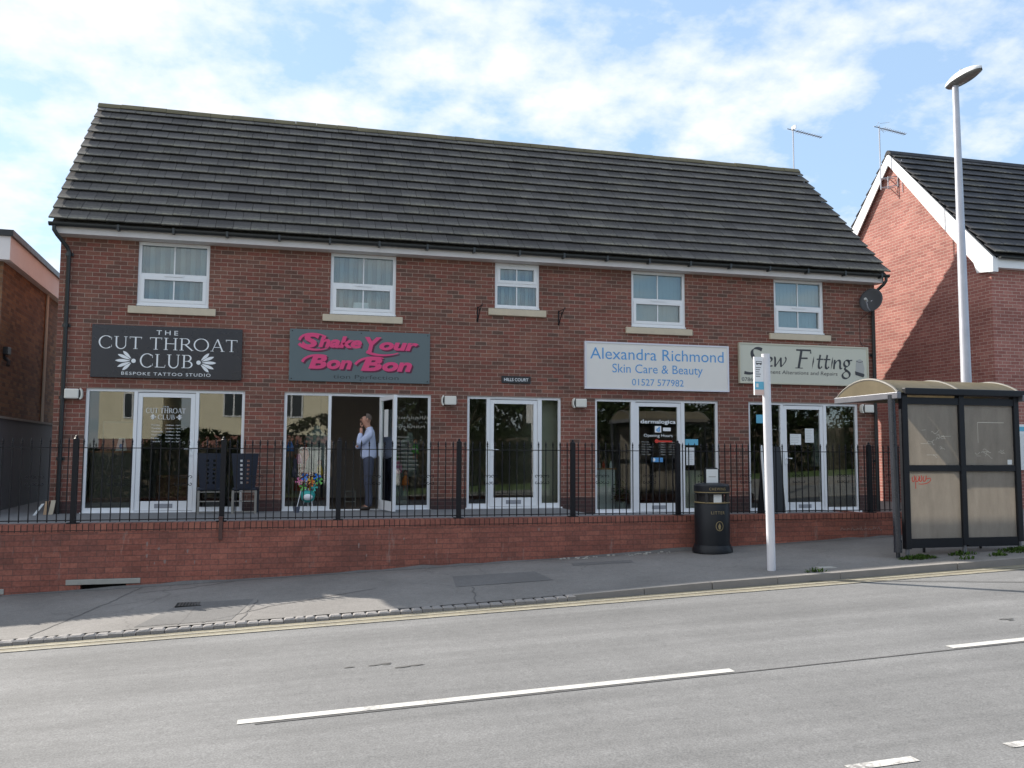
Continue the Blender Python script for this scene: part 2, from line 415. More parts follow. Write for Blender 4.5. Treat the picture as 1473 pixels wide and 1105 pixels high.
class Pen:
    """flat strokes in the x-z plane, each a hair in front of the last"""
    def __init__(self, mb, y, mi=0): self.mb, self.y, self.mi, self.k = mb, y, mi, 0
    def poly(self, pts):
        self.k += 1; y = self.y - .00006*self.k
        self.mb.face([(p[0], y, p[1]) for p in pts], self.mi)
    def stroke(self, pts, w0, w1=None, wf=None):
        m = len(pts); Lft, Rgt = [], []
        for i, p in enumerate(pts):
            a = pts[max(0, i-1)]; b = pts[min(m-1, i+1)]
            d = Vector((b[0]-a[0], b[1]-a[1])).normalized(); nn = Vector((-d.y, d.x))
            t = i/(m-1) if m > 1 else 0
            w = wf(t, d) if wf else (w0 if w1 is None else w0+(w1-w0)*t)
            Lft.append((p[0]+nn.x*w/2, p[1]+nn.y*w/2)); Rgt.append((p[0]-nn.x*w/2, p[1]-nn.y*w/2))
        self.k += 1; y = self.y - .00006*self.k
        for i in range(m-1):
            self.mb.face([(q[0], y, q[1]) for q in (Lft[i], Lft[i+1], Rgt[i+1], Rgt[i])], self.mi)
def arc(cx, cz, rx, rz, a0, a1, n=20):
    return [(cx+rx*cos(R(a0+(a1-a0)*i/n)), cz+rz*sin(R(a0+(a1-a0)*i/n))) for i in range(n+1)]
def bez(p0, p1, p2, p3, n=14):
    o = []
    for i in range(n+1):
        t = i/n; u = 1-t
        o.append(tuple(u**3*p0[k]+3*u*u*t*p1[k]+3*u*t*t*p2[k]+t**3*p3[k] for k in (0, 1)))
    return o
def roman(pen, word, x0, x1, z0, h):
    """roman capitals with serifs, thick and thin strokes"""
    T, th = .115, .045
    widths = {'C': .80, 'U': .82, 'T': .72, 'H': .86, 'R': .76, 'O': .94, 'A': .84, 'L': .62, 'B': .66, ' ': .30}
    gap = .085
    tot = sum(widths[c] for c in word) + gap*(len(word)-1)
    k = (x1-x0)/(tot*h); x = x0
    wfx = lambda t, d: (th+(T-th)*abs(d.y)**1.2)*h
    for ch in word:
        w = widths[ch]
        P = lambda u, v: (x+u*h*k, z0+v*h)
        A = lambda cx, cz, rx, rz, a, b: [P(*q) for q in arc(cx, cz, rx, rz, a, b, 24)]
        def st(a, b, ww): pen.stroke([P(*a), P(*b)], ww*h)
        def serif(u, v, s=.13): st((u-s, v), (u+s, v), .035)
        if ch == 'T':
            st((w/2, 0), (w/2, 1), T); st((0, .975), (w, .975), .05); serif(w/2, .018)
            st((.015, .98), (.035, .82), .03); st((w-.015, .98), (w-.035, .82), .03)
        elif ch == 'H':
            for u in (.15, w-.15): st((u, 0), (u, 1), T); serif(u, .018); serif(u, .982)
            st((.15, .52), (w-.15, .52), .05)
        elif ch == 'U':
            st((.15, .32), (.15, 1), T); st((w-.13, .32), (w-.13, 1), .06); serif(.15, .982); serif(w-.13, .982, .11)
            pen.stroke(A(w/2+.01, .34, w/2-.14, .35, 180, 360), 0, wf=lambda t, d: (T-(T-.06)*t)*h if abs(d.y) > .5 else .07*h)
        elif ch == 'C':
            pen.stroke(A(w/2+.04, .5, w/2-.02, .51, 48, 312), 0, wf=wfx)
            st((w-.05, .70), (w-.05, .93), .035); st((w-.04, .10), (w-.04, .28), .03)
        elif ch == 'O':
            pen.stroke(A(w/2, .5, w/2-.05, .51, 0, 360), 0, wf=wfx)
        elif ch == 'A':
            st((.10, 0), (w/2, 1.02), .05); st((w/2, 1.02), (w-.10, 0), T); st((.22, .34), (w-.22, .34), .045)
            serif(.10, .018, .10); serif(w-.10, .018, .12)
        elif ch == 'L':
            st((.15, 0), (.15, 1), T); serif(.15, .982); st((.02, .022), (w, .022), .045); st((w-.02, .02), (w+.01, .2), .035)
        elif ch == 'R':
            st((.14, 0), (.14, 1), T); serif(.14, .018); st((.0, .98), (.4, .98), .04)
            pen.stroke(A(.34, .74, .24, .25, 90, -90), 0, wf=wfx); st((.14, .49), (.38, .49), .04)
            st((.34, .50), (w+.02, .0), .105); serif(w+.02, .018, .07)
        elif ch == 'B':
            st((.14, 0), (.14, 1), T); st((.0, .98), (.38, .98), .04); st((.0, .02), (.40, .02), .04); st((.14, .52), (.38, .52), .035)
            pen.stroke(A(.34, .755, .20, .225, 90, -90), 0, wf=wfx); pen.stroke(A(.36, .265, .25, .245, 90, -90), 0, wf=wfx)
        x += (w+gap)*h*k
def palmette(pen, cx, cz, s, dirn):
    for a, ln in ((-44, .78), (-23, .93), (0, 1.0), (23, .93), (44, .78)):
        ca, sa = cos(R(a)), sin(R(a)); pts = []
        for i in range(17):
            t = i/8 if i <= 8 else (16-i)/8
            w = .12*sin(pi*t)**.8*(.5+.7*t)*(1 if i <= 8 else -1)
            u, v = .2+ln*t, w
            pts.append((cx+dirn*s*(u*ca-v*sa), cz+s*(u*sa+v*ca)))
        pen.poly(pts[:-1])
    pen.poly(arc(cx, cz, .15*s, .15*s, 0, 345, 22))

# ------------------------------------------------------------------ ground levels
def road_z(x): return -.815+.0385*x
def pav_z(x, y=-3.5):
    t = max(0, min(1, (-3.5-y)/2.85)); k = max(0, min(1, (x-2.5)/2.5))
    return -.70+.0385*x-.071*t+.04*k*t
def terr_z(x): return 0 if x < 5.15 else (-.13 if x > 5.8 else -.13*(x-5.15)/.65)

mb = MB()                                   # the ground under everything
xs = [-260, -60, -20, -9, 12, 20, 60, 260]; ys = [-260, -60, -22, 10, 60, 260]
for i in range(len(xs)-1):
    for j in range(len(ys)-1):
        mb.face([(x, y, -1.05+.0385*max(-60, min(60, x))) for x, y in ((xs[i], ys[j]), (xs[i+1], ys[j]), (xs[i+1], ys[j+1]), (xs[i], ys[j+1]))])
mb.build('ground', M['soil'], kind='structure', weld=True)
KY = -6.36
mb = MB()
for x0 in range(-60, 60, 4):
    mb.hexa([(x0,-12.9,road_z(x0)-.12),(x0+4,-12.9,road_z(x0+4)-.12),(x0+4,KY+.05,road_z(x0+4)-.12),(x0,KY+.05,road_z(x0)-.12),
             (x0,-12.9,road_z(x0)),(x0+4,-12.9,road_z(x0+4)),(x0+4,KY+.05,road_z(x0+4)),(x0,KY+.05,road_z(x0))])
mb.build('road', M['asphroad'], kind='structure')
def sheet(mb, x0, x1, ya, yb, zf, dz, step=.8, mi=0):
    n = max(1, int((x1-x0)/step))
    for i in range(n):
        a, b = x0+(x1-x0)*i/n, x0+(x1-x0)*(i+1)/n
        mb.face([(a, ya, zf(a, ya)+dz), (b, ya, zf(b, ya)+dz), (b, yb, zf(b, yb)+dz), (a, yb, zf(a, yb)+dz)], mi)
rz2 = lambda x, y: road_z(x)
mb = MB()
XS = [-60, -30, -12]+[-9+.7*i for i in range(31)]+[14, 18, 30, 60]
YS = [KY+.11, -5.6, -5.0, -4.3, -3.48]
for i in range(len(XS)-1):
    for j in range(len(YS)-1):
        a, b, c, d = XS[i], XS[i+1], YS[j], YS[j+1]
        mb.face([(a, c, pav_z(a, c)), (b, c, pav_z(b, c)), (b, d, pav_z(b, d)), (a, d, pav_z(a, d))])
mb.build('pavement', M['asphpav'], kind='structure', weld=True, smooth=True)
mb = MB(); sheet(mb, 11.3, 60, -3.48, 40, lambda x, y: pav_z(x), -.002, 3)
mb.build('forecourt', M['asphpav'], kind='structure', weld=True)
mb = MB(); sheet(mb, -60, 60, -16.8, -12.9, lambda x, y: road_z(x)+.1, 0, 6)
sheet(mb, -60, 60, -12.9, -12.896, lambda x, y: road_z(x)+(.1 if y < -12.898 else -.02), 0, 6)
mb.build('far_pavement', M['asphpav'], kind='structure')
mb = MB(); sheet(mb, -60, 60, -60, -16.8, lambda x, y: road_z(x)+.1, 0, 6)
mb.build('verge', M['grass'], kind='structure')
mb = MB()                                   # tarmac dressed up against the foot of the wall
xq = [-14+.3*i for i in range(85)]
hq = [.012+.022*random.random()*(1+math.sin(i*.5)) for i in range(len(xq))]
for i in range(84):
    a, b = xq[i], xq[i+1]
    mb.face([(a, -3.5-.04-hq[i]*.6, pav_z(a)+.001), (b, -3.5-.04-hq[i+1]*.6, pav_z(b)+.001), (b, -3.503, pav_z(b)+hq[i+1]), (a, -3.503, pav_z(a)+hq[i])])
mb.build('pavement_edge', M['patch'], kind='structure')
# kerb: small worn granite setts on the left, long kerbstones on the right
mb = MB(); x = -14.0
while x < 3.3:
    w = random.uniform(.10, .145); j = random.uniform(-.008, .008); h = random.uniform(-.005, .006); e = .010
    zt, zb = pav_z(x, KY)+h, road_z(x)-.08
    y0, y1 = KY-.01+j, KY+.125
    mb.hexa([(x,y0,zb),(x+w,y0,zb),(x+w,y1,zb),(x,y1,zb),(x,y0,zt-e),(x+w,y0,zt-e),(x+w,y1,zt-e),(x,y1,zt-e)])
    mb.hexa([(x,y0,zt-e),(x+w,y0,zt-e),(x+w,y1,zt-e),(x,y1,zt-e),(x+.02,y0+.022,zt+.004),(x+w-.02,y0+.022,zt+.004+random.uniform(-.006,.006)),(x+w-.02,y1-.015,zt+.004),(x+.02,y1-.015,zt)])
    x += w+random.uniform(.003, .009)
mb.build('kerb', M['sett'], kind='structure')
mb = MB(); x = 3.32
while x < 60:
    w = .9; j = random.uniform(-.008, .008)
    y0, y1 = KY+j, KY+.125+j*.3
    p = lambda xx, yy, up: (xx, yy, (pav_z(xx, KY)+.004 if up else road_z(xx)-.1))
    mb.hexa([p(x,y0,0),p(x+w,y0,0),p(x+w,y1,0),p(x,y1,0),(x,y0+.012,pav_z(x,KY)+.004),(x+w,y0+.012,pav_z(x+w,KY)+.004),p(x+w,y1,1),p(x,y1,1)])
    x += w+.008
mb.build('kerb', M['kerbst'], kind='structure')
mb = MB(); sheet(mb, -14, 30, KY-.30, KY-.005, rz2, .003, 1.2)
mb.build('gutter_strip', M['grit'], kind='structure')
mb = MB()
for ya, wd in ((-6.49, .055), (-6.645, .075)): sheet(mb, -40, 40, ya-wd, ya, rz2, .007, 1.2)
mb.build('road_marking', M['yline'], kind='structure')
mb = MB()
for a, b in ((-12.1, -8.3), (-.32, 3.50), (5.58, 9.4), (11.4, 15.2)):
    sheet(mb, a, b, -9.92, -9.82, rz2, .004, .8)
mb.build('road_marking', M['wline'], kind='structure')
mb = MB()
for i in range(-14, 16): sheet(mb, 3.08+1.08*i, 3.52+1.08*i, -12.02, -11.94, rz2, .004, .6)
mb.build('road_marking', M['wlineworn'], kind='structure')
mb = MB()                                   # joints and seams in the surfacing, plus a painted shadow line
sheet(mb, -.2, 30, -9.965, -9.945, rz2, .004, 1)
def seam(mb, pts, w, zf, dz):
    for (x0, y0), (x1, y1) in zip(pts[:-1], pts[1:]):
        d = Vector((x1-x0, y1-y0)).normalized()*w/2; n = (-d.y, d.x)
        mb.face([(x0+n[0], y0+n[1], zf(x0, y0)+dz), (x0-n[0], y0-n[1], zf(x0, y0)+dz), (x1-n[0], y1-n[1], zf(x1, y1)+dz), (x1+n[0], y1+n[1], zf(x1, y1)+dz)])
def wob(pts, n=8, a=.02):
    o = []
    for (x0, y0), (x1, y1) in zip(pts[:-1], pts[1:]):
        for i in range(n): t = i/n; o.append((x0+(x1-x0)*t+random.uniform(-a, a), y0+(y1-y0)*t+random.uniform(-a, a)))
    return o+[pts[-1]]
seam(mb, wob([(6.5, -6.36), (6.985, -6.54), (8.7, -7.5), (12.5, -9.6)], 10, .004), .03, rz2, .011)  # thin shadow across the road, painted as a dark strip
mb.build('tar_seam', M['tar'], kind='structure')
mb = MB()
for pts in ([(-1.9, -3.52), (-2.15, -4.6), (-2.6, -6.2)], [(-1.05, -5.15), (-1.15, -6.2)], [(-.35, -5.1), (-.5, -6.2)], [(1.1, -4.9), (-.2, -5.55), (-.9, -6.2)], [(2.3, -5.3), (2.15, -6.2)], [(-.6,-3.52),(-1.3,-3.9),(-1.9,-4.0)]):
    seam(mb, wob(pts, 10, .02), .016, pav_z, .004)
mb.build('tar_seam', pm('old pavement joint', (.115,.11,.107), .9, .3), kind='structure')  # only old pavement joints here, no painted shadow
mb = MB()
def patch(pts, dz=.003):
    mb.face([(x, y, pav_z(x, y)+dz) for x, y in pts])
patch([(2.1,-5.2),(3.4,-5.25),(3.35,-4.5),(2.2,-4.4)]); patch([(4.0,-4.25),(4.9,-4.35),(4.95,-4.12),(4.05,-4.02)])
patch([(-1.6,-6.15),(-.6,-6.15),(-.4,-5.0),(-1.25,-4.95)])
mb.build('pavement_patch', M['patch'], kind='structure')
mb = MB()                                   # tyre scuffs and oil spots
for cx, cy, n in ((.70, -8.6, 4), (.95, -8.75, 2), (7.0, -9.15, 5)):
    for _ in range(n):
        x, y_ = cx+random.uniform(-.18, .18), cy+random.uniform(-.04, .04); q = random.uniform(.02, .06)
        mb.face([(x+q*1.8*random.uniform(.6, 1)*cos(k*pi/4), y_+q*.55*random.uniform(.6, 1)*sin(k*pi/4), road_z(x+q*1.8*cos(k*pi/4))+.005) for k in range(8)])
mb.build('road_stain', pm('old oil mark', (.105,.103,.10), .8, .3), kind='structure')
mb = MB()                                   # terrace in front of the shops
XT = [-12, -4, 0, 5.15, 5.8, 11.3]
for a, b in zip(XT[:-1], XT[1:]):
    mb.face([(a, -3.28, terr_z(a)), (b, -3.28, terr_z(b)), (b, .3, terr_z(b)), (a, .3, terr_z(a))])
mb.face([(-12, .3, 0), (-4.0, .3, 0), (-4.0, 12, 0), (-12, 12, 0)])
mb.build('terrace', M['terr'], kind='structure')

# ------------------------------------------------------------------ shop building
BX0, BX1 = -3.98, 12.38
EZ, RZ, RY = 4.99, 8.38, 3.1
bld = thing('shop_building', 'long two-storey red brick shop building under one dark tiled roof', 'building', (4.2, 0, 0))
WIN = [(-2.716, -1.51, 3.644, 4.799, 0), (.64, 1.861, 3.644, 4.799, 0), (3.796, 4.702, 3.895, 4.799, 1), (6.654, 7.849, 3.644, 4.799, 0), (9.902, 11.103, 3.644, 4.799, 0)]
SHOP = [(-3.477, -.831, .0), (-.141, 2.563, -.005), (3.265, 5.156, .012), (5.863, 8.569, -.122), (9.258, 11.892, -.133)]
ST = 2.162
openings = [(a, b, c, d) for a, b, c, d, _ in WIN]+[(a, b, z, ST) for a, b, z in SHOP]
def holed(mb, x0, x1, z0, z1, ops, ya, yb):
    X = sorted({x0, x1}|{o[0] for o in ops}|{o[1] for o in ops}); Z = sorted({z0, z1}|{o[2] for o in ops}|{o[3] for o in ops})
    for i in range(len(X)-1):
        for j in range(len(Z)-1):
            cx, cz = (X[i]+X[i+1])/2, (Z[j]+Z[j+1])/2
            if any(o[0] < cx < o[1] and o[2] < cz < o[3] for o in ops): continue
            for y in (ya, yb): mb.face([(X[i], y, Z[j]), (X[i+1], y, Z[j]), (X[i+1], y, Z[j+1]), (X[i], y, Z[j+1])])
    for a, b, c, d in ops:
        mb.face([(a, ya, c), (a, yb, c), (a, yb, d), (a, ya, d)]); mb.face([(b, ya, c), (b, ya, d), (b, yb, d), (b, yb, c)])
        mb.face([(a, ya, d), (a, yb, d), (b, yb, d), (b, ya, d)]); mb.face([(a, ya, c), (b, ya, c), (b, yb, c), (a, yb, c)])
mb = MB(); holed(mb, BX0, BX1, -.45, 4.9, openings, 0, .3)
DY = 6.2
for x in (BX0, BX1):
    mb.face([(x, 0, -.45), (x, DY, -.45), (x, DY, 4.9), (x, RY, RZ-.12), (x, 0, 4.9)])
mb.face([(BX0, DY, -.45), (BX1, DY, -.45), (BX1, DY, 4.9), (BX0, DY, 4.9)])
mb.build('wall', M['brick'], bld)

def roof_mesh(x0, x1, ye, ze, yr, zr, n, tw=.30, thick=.028, back=True):
    mb = MB()
    for sgn in ((1, -1) if back else (1,)):
        Y = (lambda y: y) if sgn == 1 else (lambda y: 2*yr-y)
        sl = Vector((0, yr-ye, zr-ze)); ln = sl.length; d = sl/ln; nrm = Vector((0, -d.z, d.y)); g = ln/n
        for c in range(n):
            k = int((x1-x0)/tw)+1; sh = (c % 2)*.5
            for i in range(-1, k+1):
                a, b = x0+(i+sh)*tw, x0+(i+1+sh)*tw
                a, b = max(a, x0), min(b, x1)
                if b-a < .02: continue
                jx = random.uniform(-.004, .004); jn = random.uniform(-.002, .004)
                s0, s1 = c*g+jx, min((c+1)*g+.06, ln)
                lo, hi = .030+thick+jn, .002
                def P(x, s, o):
                    q = Vector((x, ye, ze))+d*s+nrm*o; return (q.x, Y(q.y), q.z)
                base = len(mb.v); b -= .007; sA, sB = s0+g*.17, s0+g*.40
                tt = lambda q: lo+(hi-lo)*(q-s0)/(s1-s0)
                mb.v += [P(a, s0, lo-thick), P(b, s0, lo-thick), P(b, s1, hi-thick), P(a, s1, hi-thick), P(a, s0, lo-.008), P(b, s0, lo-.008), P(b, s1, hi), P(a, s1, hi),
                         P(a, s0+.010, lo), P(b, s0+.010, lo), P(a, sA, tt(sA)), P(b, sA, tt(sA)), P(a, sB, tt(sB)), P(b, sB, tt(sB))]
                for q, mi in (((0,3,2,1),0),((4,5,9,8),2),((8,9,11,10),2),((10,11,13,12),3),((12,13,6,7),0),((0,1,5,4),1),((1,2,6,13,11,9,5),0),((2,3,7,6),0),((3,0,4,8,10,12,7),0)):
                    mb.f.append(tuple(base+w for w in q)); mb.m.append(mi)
        # underlay so no daylight passes
        q = nrm*-.06
        mb.face([(x0+.04, Y(ye+q.y), ze+q.z), (x1-.04, Y(ye+q.y), ze+q.z), (x1-.04, Y(yr), zr-.07), (x0+.04, Y(yr), zr-.07)])
    return mb
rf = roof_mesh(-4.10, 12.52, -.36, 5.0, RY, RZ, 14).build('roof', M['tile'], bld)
mb = MB(); x = -4.12
while x < 12.5:
    w = min(.45, 12.54-x); j = random.uniform(-.006, .006)
    mb.prism([(RY-.15, RZ-.085+j), (RY-.13, RZ-.05+j), (RY-.06, RZ+.03+j), (RY, RZ+.055+j), (RY+.06, RZ+.03+j), (RY+.13, RZ-.05+j), (RY+.15, RZ-.085+j)], 'x', x, x+w-.006)
    x += w
mb.build('ridge_tiles', M['ridge'], rf)
mb = MB(); mb.box(-4.0, 12.42, -.262, -.24, 4.80, 4.965); mb.box(-4.0, 12.42, -.24, -.001, 4.80, 4.818)
for x in (-4.0, 12.40): mb.prism([(-.262, 4.80), (.0, 4.80), (.0, 5.2), (-.262, 4.95)], 'x', x-.012 if x < 0 else x, x if x < 0 else x+.022)
mb.build('fascia', M['upvcdirty'], bld)
def gutter(mb, x0, x1, y, z, r=.06):
    pts = [(y+r*cos(a), z+r*sin(a)) for a in [R(180+15*i) for i in range(13)]]
    pts += [(y+(r-.006)*cos(a), z+(r-.006)*sin(a)) for a in [R(360-15*i) for i in range(13)]]
    mb.prism(pts, 'x', x0, x1)
    for x in (x0, x1): mb.prism([(y+r*cos(R(180+20*i)), z+r*sin(R(180+20*i))) for i in range(10)], 'x', x-.004, x+.004)
mb = MB(); gutter(mb, -4.1, 12.5, -.325, 4.965)
for i in range(18):
    x = -3.0+i*.9; mb.box(x-.02, x+.02, -.392, -.262, 4.885, 4.98)
mb.build('gutter', M['pipe'], bld)
def downpipe(x0, x1, zb):
    mb = MB(); mb.tube([(x0, -.325, 4.91), (x0, -.325, 4.84), (x0+(x1-x0)*.25, -.29, 4.76), (x1-(x1-x0)*.15, -.09, 4.60), (x1, -.06, 4.52), (x1, -.06, zb)], .034, 12)
    for z in (4.45, 3.2, 1.95, .9): mb.tube([(x1, -.06, z), (x1, -.06, z+.07)], .042, 12); mb.box(x1-.065, x1+.065, -.03, -.001, z+.01, z+.06)
    mb.build('downpipe', M['pipe'], bld, smooth='auto')
downpipe(-4.02, -3.83, .0); downpipe(12.44, 12.28, -.13)

def window(x0, x1, z0, z1, typ, slats):
    fy0, fy1 = .03, .10; f = .055; xm = (x0+x1)/2
    mb = MB()
    mb.box(x0, x0+f, fy0, fy1, z0, z1); mb.box(x1-f, x1, fy0, fy1, z0, z1)
    mb.box(x0+f, x1-f, fy0, fy1, z1-f, z1); mb.box(x0+f, x1-f, fy0, fy1, z0, z0+f+.02)
    mb.box(x0-.01, x1+.01, fy0-.03, fy0-.001, z0-.012, z0+.03)
    zm = z0+(z1-z0)*.49 if typ == 0 else z0+(z1-z0)*.53
    mb.box(x0+f, x1-f, fy0+.002, fy1-.002, zm-.03, zm+.03)
    s = .055; a, b = (z0+f+.02, zm-.03) if typ == 0 else (zm+.03, z1-f)      # the opening sash
    y0, y1 = fy0-.012, fy0+.05
    mb.box(x0+f, x0+f+s, y0, y1, a, b); mb.box(x1-f-s, x1-f, y0, y1, a, b)
    mb.box(x0+f+s, x1-f-s, y0, y1, b-s, b); mb.box(x0+f+s, x1-f-s, y0, y1, a, a+s)
    zv = zm-.01 if typ == 0 else z1-.04
    mb.box(xm-.16, xm+.16, y0-.012, y0-.001 if typ == 0 else fy0-.001, zv-.012, zv+.012)
    for (c, d) in ((z0+f+.02, zm-.03), (zm+.03, z1-f)): mb.box(xm-.011, xm+.011, .052, .064, c, d)
    w = mb.build('window', M['upvc'], bld)
    mb = MB(); mb.box(x0+f, x1-f, .066, .072, z0+f, z1-f); mb.build('pane', M['pane'], w)
    mb = MB(); p = .089; n = int((x1-x0)/p)+1
    for i in range(n):
        cx = x0+(i+.5)*(x1-x0)/n; hw, dd = p*.50, .018 if slats else .006
        y = .19
        mb.hexa([(cx-hw, y-dd, z0-.02), (cx+hw, y+dd, z0-.02), (cx+hw, y+dd+.002, z0-.02), (cx-hw, y-dd+.002, z0-.02), (cx-hw, y-dd, z1+.02), (cx+hw, y+dd, z1+.02), (cx+hw, y+dd+.002, z1+.02), (cx-hw, y-dd+.002, z1+.02)], i % 2 if slats else 0)
    mb.box(x0-.05, x1+.05, .28, .29, z0-.05, z1+.05)
    mb.build('blind', [M['blind'], M['blindg']], w)
    mb = MB(); mb.box(x0-.135, x1+.13, -.055, .03, z0-.145, z0-.015); mb.box(x0-.0, x1, .03, .2, z0-.145, z0-.02)
    mb.build('sill', M['sill'], w, bevel=.008)
for i, (a, b, c, d, t) in enumerate(WIN): window(a, b, c, d, t, i < 3)

def shopfront(x0, x1, z0, ml, mr, door, open_door=False, handle_right=True):
    """outer frame with two mullions; door is (x0, x1)"""
    y0, y1 = .035, .11; f = .05; zt = ST
    mb = MB()
    mb.box(x0, x0+f, y0, y1, z0, zt); mb.box(x1-f, x1, y0, y1, z0, zt)
    mb.box(x0+f, x1-f, y0, y1, zt-f, zt)
    mb.box(x0+f, ml[0], y0, y1, z0, z0+.085); mb.box(mr[1], x1-f, y0, y1, z0, z0+.085)
    mb.box(ml[0], ml[1], y0-.004, y1, z0, zt-f); mb.box(mr[0], mr[1], y0-.004, y1, z0, zt-f)
    mb.box(ml[1], mr[0], y0, y1, z0, z0+.022)
    mb.box(x0-.02, x1+.02, y0-.05, y0-.001, z0-.03, z0+.012)
    mb.box(ml[1]+.02, ml[1]+.36, y0-.012, y0-.001, zt-.032, zt-.012)
    sf = mb.build('shopfront', M['upvc'], bld)
    mb = MB(); mb.box(x0+f, ml[0], .07, .076, z0+.085, zt-f); mb.build('pane', M['shopglass'], sf)
    mb = MB(); mb.box(mr[1], x1-f, .07, .076, z0+.085, zt-f); mb.build('pane', M['shopglass'], sf)
    a, b = door; w = b-a; zb, zu = z0+.03, zt-f-.012
    s = .075; mb = MB()
    mb.box(0, s, -.03, .03, zb, zu); mb.box(w-s, w, -.03, .03, zb, zu); mb.box(s, w-s, -.03, .03, zu-s, zu); mb.box(s, w-s, -.03, .03, zb, zb+.165)
    g = MB(); g.box(s, w-s, -.004, .002, zb+.165, zu-s)
    lp = MB(); lp.box(w/2-.15, w/2+.15, -.036, -.0301, zb+.045, zb+.12); lp.box(w/2-.135, w/2+.135, -.041, -.0361, zb+.055, zb+.11)
    hx = w-s/2 if handle_right else s/2
    h = MB(); h.box(hx-.036, hx+.036, -.045, -.0301, 1.0+z0, 1.25+z0); h.tube([(hx, -.04, 1.12+z0), (hx, -.085, 1.12+z0), (hx+(-.12 if handle_right else .12), -.085, 1.115+z0)], .011, 8)
    h.box(hx-.036, hx+.036, .0301, .045, 1.0+z0, 1.25+z0)
    if open_door:
        rot = Matrix.Translation((b+.02, .03, 0)) @ Matrix.Rotation(R(open_door), 4, 'Z') @ Matrix.Translation((-w, 0, 0))
    else: rot = Matrix.Translation((a, .072, 0))
    for q in (mb, g, lp, h): q.v = [tuple(rot @ Vector(p)) for p in q.v]
    d = mb.build('door', M['upvc'], bld); g.build('pane', M['shopglass'], d); lp.build('letter_plate', M['lp'], d); h.build('handle', M['white'], d)
    if open_door:
        mb = MB(); mb.box(w*.35, w*.62, .034, .037, 1.35, 1.85); mb.v = [tuple(rot @ Vector(p)) for p in mb.v]; mb.build('notice', M['paper'], d)
    return sf, d
D1 = shopfront(-3.477, -.831, .0, (-2.70, -2.64), (-1.675, -1.615), (-2.635, -1.68))
D2 = shopfront(-.141, 2.563, -.005, (.651, .705), (1.62, 1.68), (.71, 1.60), open_door=101)
D3 = shopfront(3.265, 5.156, .012, (3.655, 3.72), (4.68, 4.765), (3.725, 4.675), handle_right=False)
D4 = shopfront(5.863, 8.569, -.122, (6.642, 6.735), (7.74, 7.815), (6.74, 7.735))
D5 = shopfront(9.258, 11.892, -.133, (10.02, 10.09), (11.05, 11.12), (10.095, 11.045), handle_right=False)
# rooms behind the glass
mb = MB()
parts = [(-3.7, -.5), (-.42, 3.0), (3.08, 5.4), (5.48, 8.9), (8.98, 12.1)]
for i, (a, b) in enumerate(parts):
    mi = 1 if i == 2 else 0; yb = 4.6
    mb.face([(a, .31, -.2), (a, yb, -.2), (a, yb, 2.45), (a, .31, 2.45)], mi); mb.face([(b, .31, -.2), (b, yb, -.2), (b, yb, 2.45), (b, .31, 2.45)], mi)
    mb.face([(a, yb, -.2), (b, yb, -.2), (b, yb, 2.45), (a, yb, 2.45)], mi)
    z = SHOP[i][2]+.005
    mb.face([(a, .31, z), (b, .31, z), (b, yb, z), (a, yb, z)], 2)
    mb.face([(SHOP[i][0], .11, z), (SHOP[i][1], .11, z), (SHOP[i][1], .31, z), (SHOP[i][0], .31, z)], 2)
    mb.face([(a, .31, 2.44), (b, .31, 2.44), (b, yb, 2.44), (a, yb, 2.44)], 3)
mb.box(4.74, 4.859, .50, 4.0, .013, 2.43, 1); mb.box(4.86, 5.39, .42, .50, .013, 2.43, 1)
mb.build('interior', [M['room'], M['cream'], M['roomdark'], M['ceil']], bld)
t = thing('strip_light', 'lit fluorescent tube inside the open shop doorway', 'light', (1.1, 1.35, 2.36))
mb = MB(); mb.tube([(.35, 1.35, 2.33), (1.85, 1.35, 2.33)], .016, 10); mb.build('tube', M['tube'], t)
mb = MB(); mb.box(.3, 1.9, 1.31, 1.39, 2.36, 2.43); mb.build('batten', M['white'], t)

# door and window lettering
y = .0375
mb = MB(); roman(Pen(mb, y), 'CUT THROAT', -2.50, -1.84, 1.745, .085); mb.build('lettering', M['white'], D1[1])
mb = MB(); roman(Pen(mb, y), 'CLUB', -2.30, -2.02, 1.635, .08); mb.build('lettering', M['white'], D1[1])
for x, d_ in ((-2.34, -1), (-1.98, 1)): mb = MB(); palmette(Pen(mb, y), x, 1.675, .075, d_); mb.build('ornament', M['white'], D1[1])
text_part(D1[1], M['white'], 'THE', -2.22, -2.12, 1.845, 1.868, y)
DAYS = ('Monday', 'Tuesday', 'Wednesday', 'Thursday', 'Friday', 'Saturday')
for i, dname in enumerate(DAYS):
    z = 1.515-i*.058; text_part(D1[1], M['white'], dname, -2.40, -2.40+.019*len(dname)+.02, z, z+.03, y); text_part(D1[1], M['white'], '10.00am - 7pm', -2.16, -1.92, z, z+.028, y)
text_part(D4[1], M['white'], 'dermalogica', 6.85, 7.62, 1.655, 1.76, y, bold=.02)
mb = MB(); mb.box(7.16, 7.30, y-.001, y, 1.5, 1.63); st_ = mb.build('sticker', M['white'], D4[1]); text_part(D4[1], M['blue'], 'd', 7.19, 7.27, 1.515, 1.615, y-.002, bold=.05)
mb = MB(); mb.box(7.34, 7.51, y-.001, y, 1.53, 1.60); mb.build('sticker', M['white'], D4[1])
text_part(D4[1], M['white'], 'Opening Hours', 6.92, 7.55, 1.39, 1.47, y)
for i, dname in enumerate(DAYS):
    z = 1.29-i*.05; text_part(D4[1], M['grey'], dname, 6.87, 6.87+.022*len(dname)+.03, z, z+.028, y); text_part(D4[1], M['grey'], '9.30am', 7.24, 7.40, z, z+.026, y); text_part(D4[1], M['grey'], '5.30pm', 7.46, 7.60, z, z+.026, y)
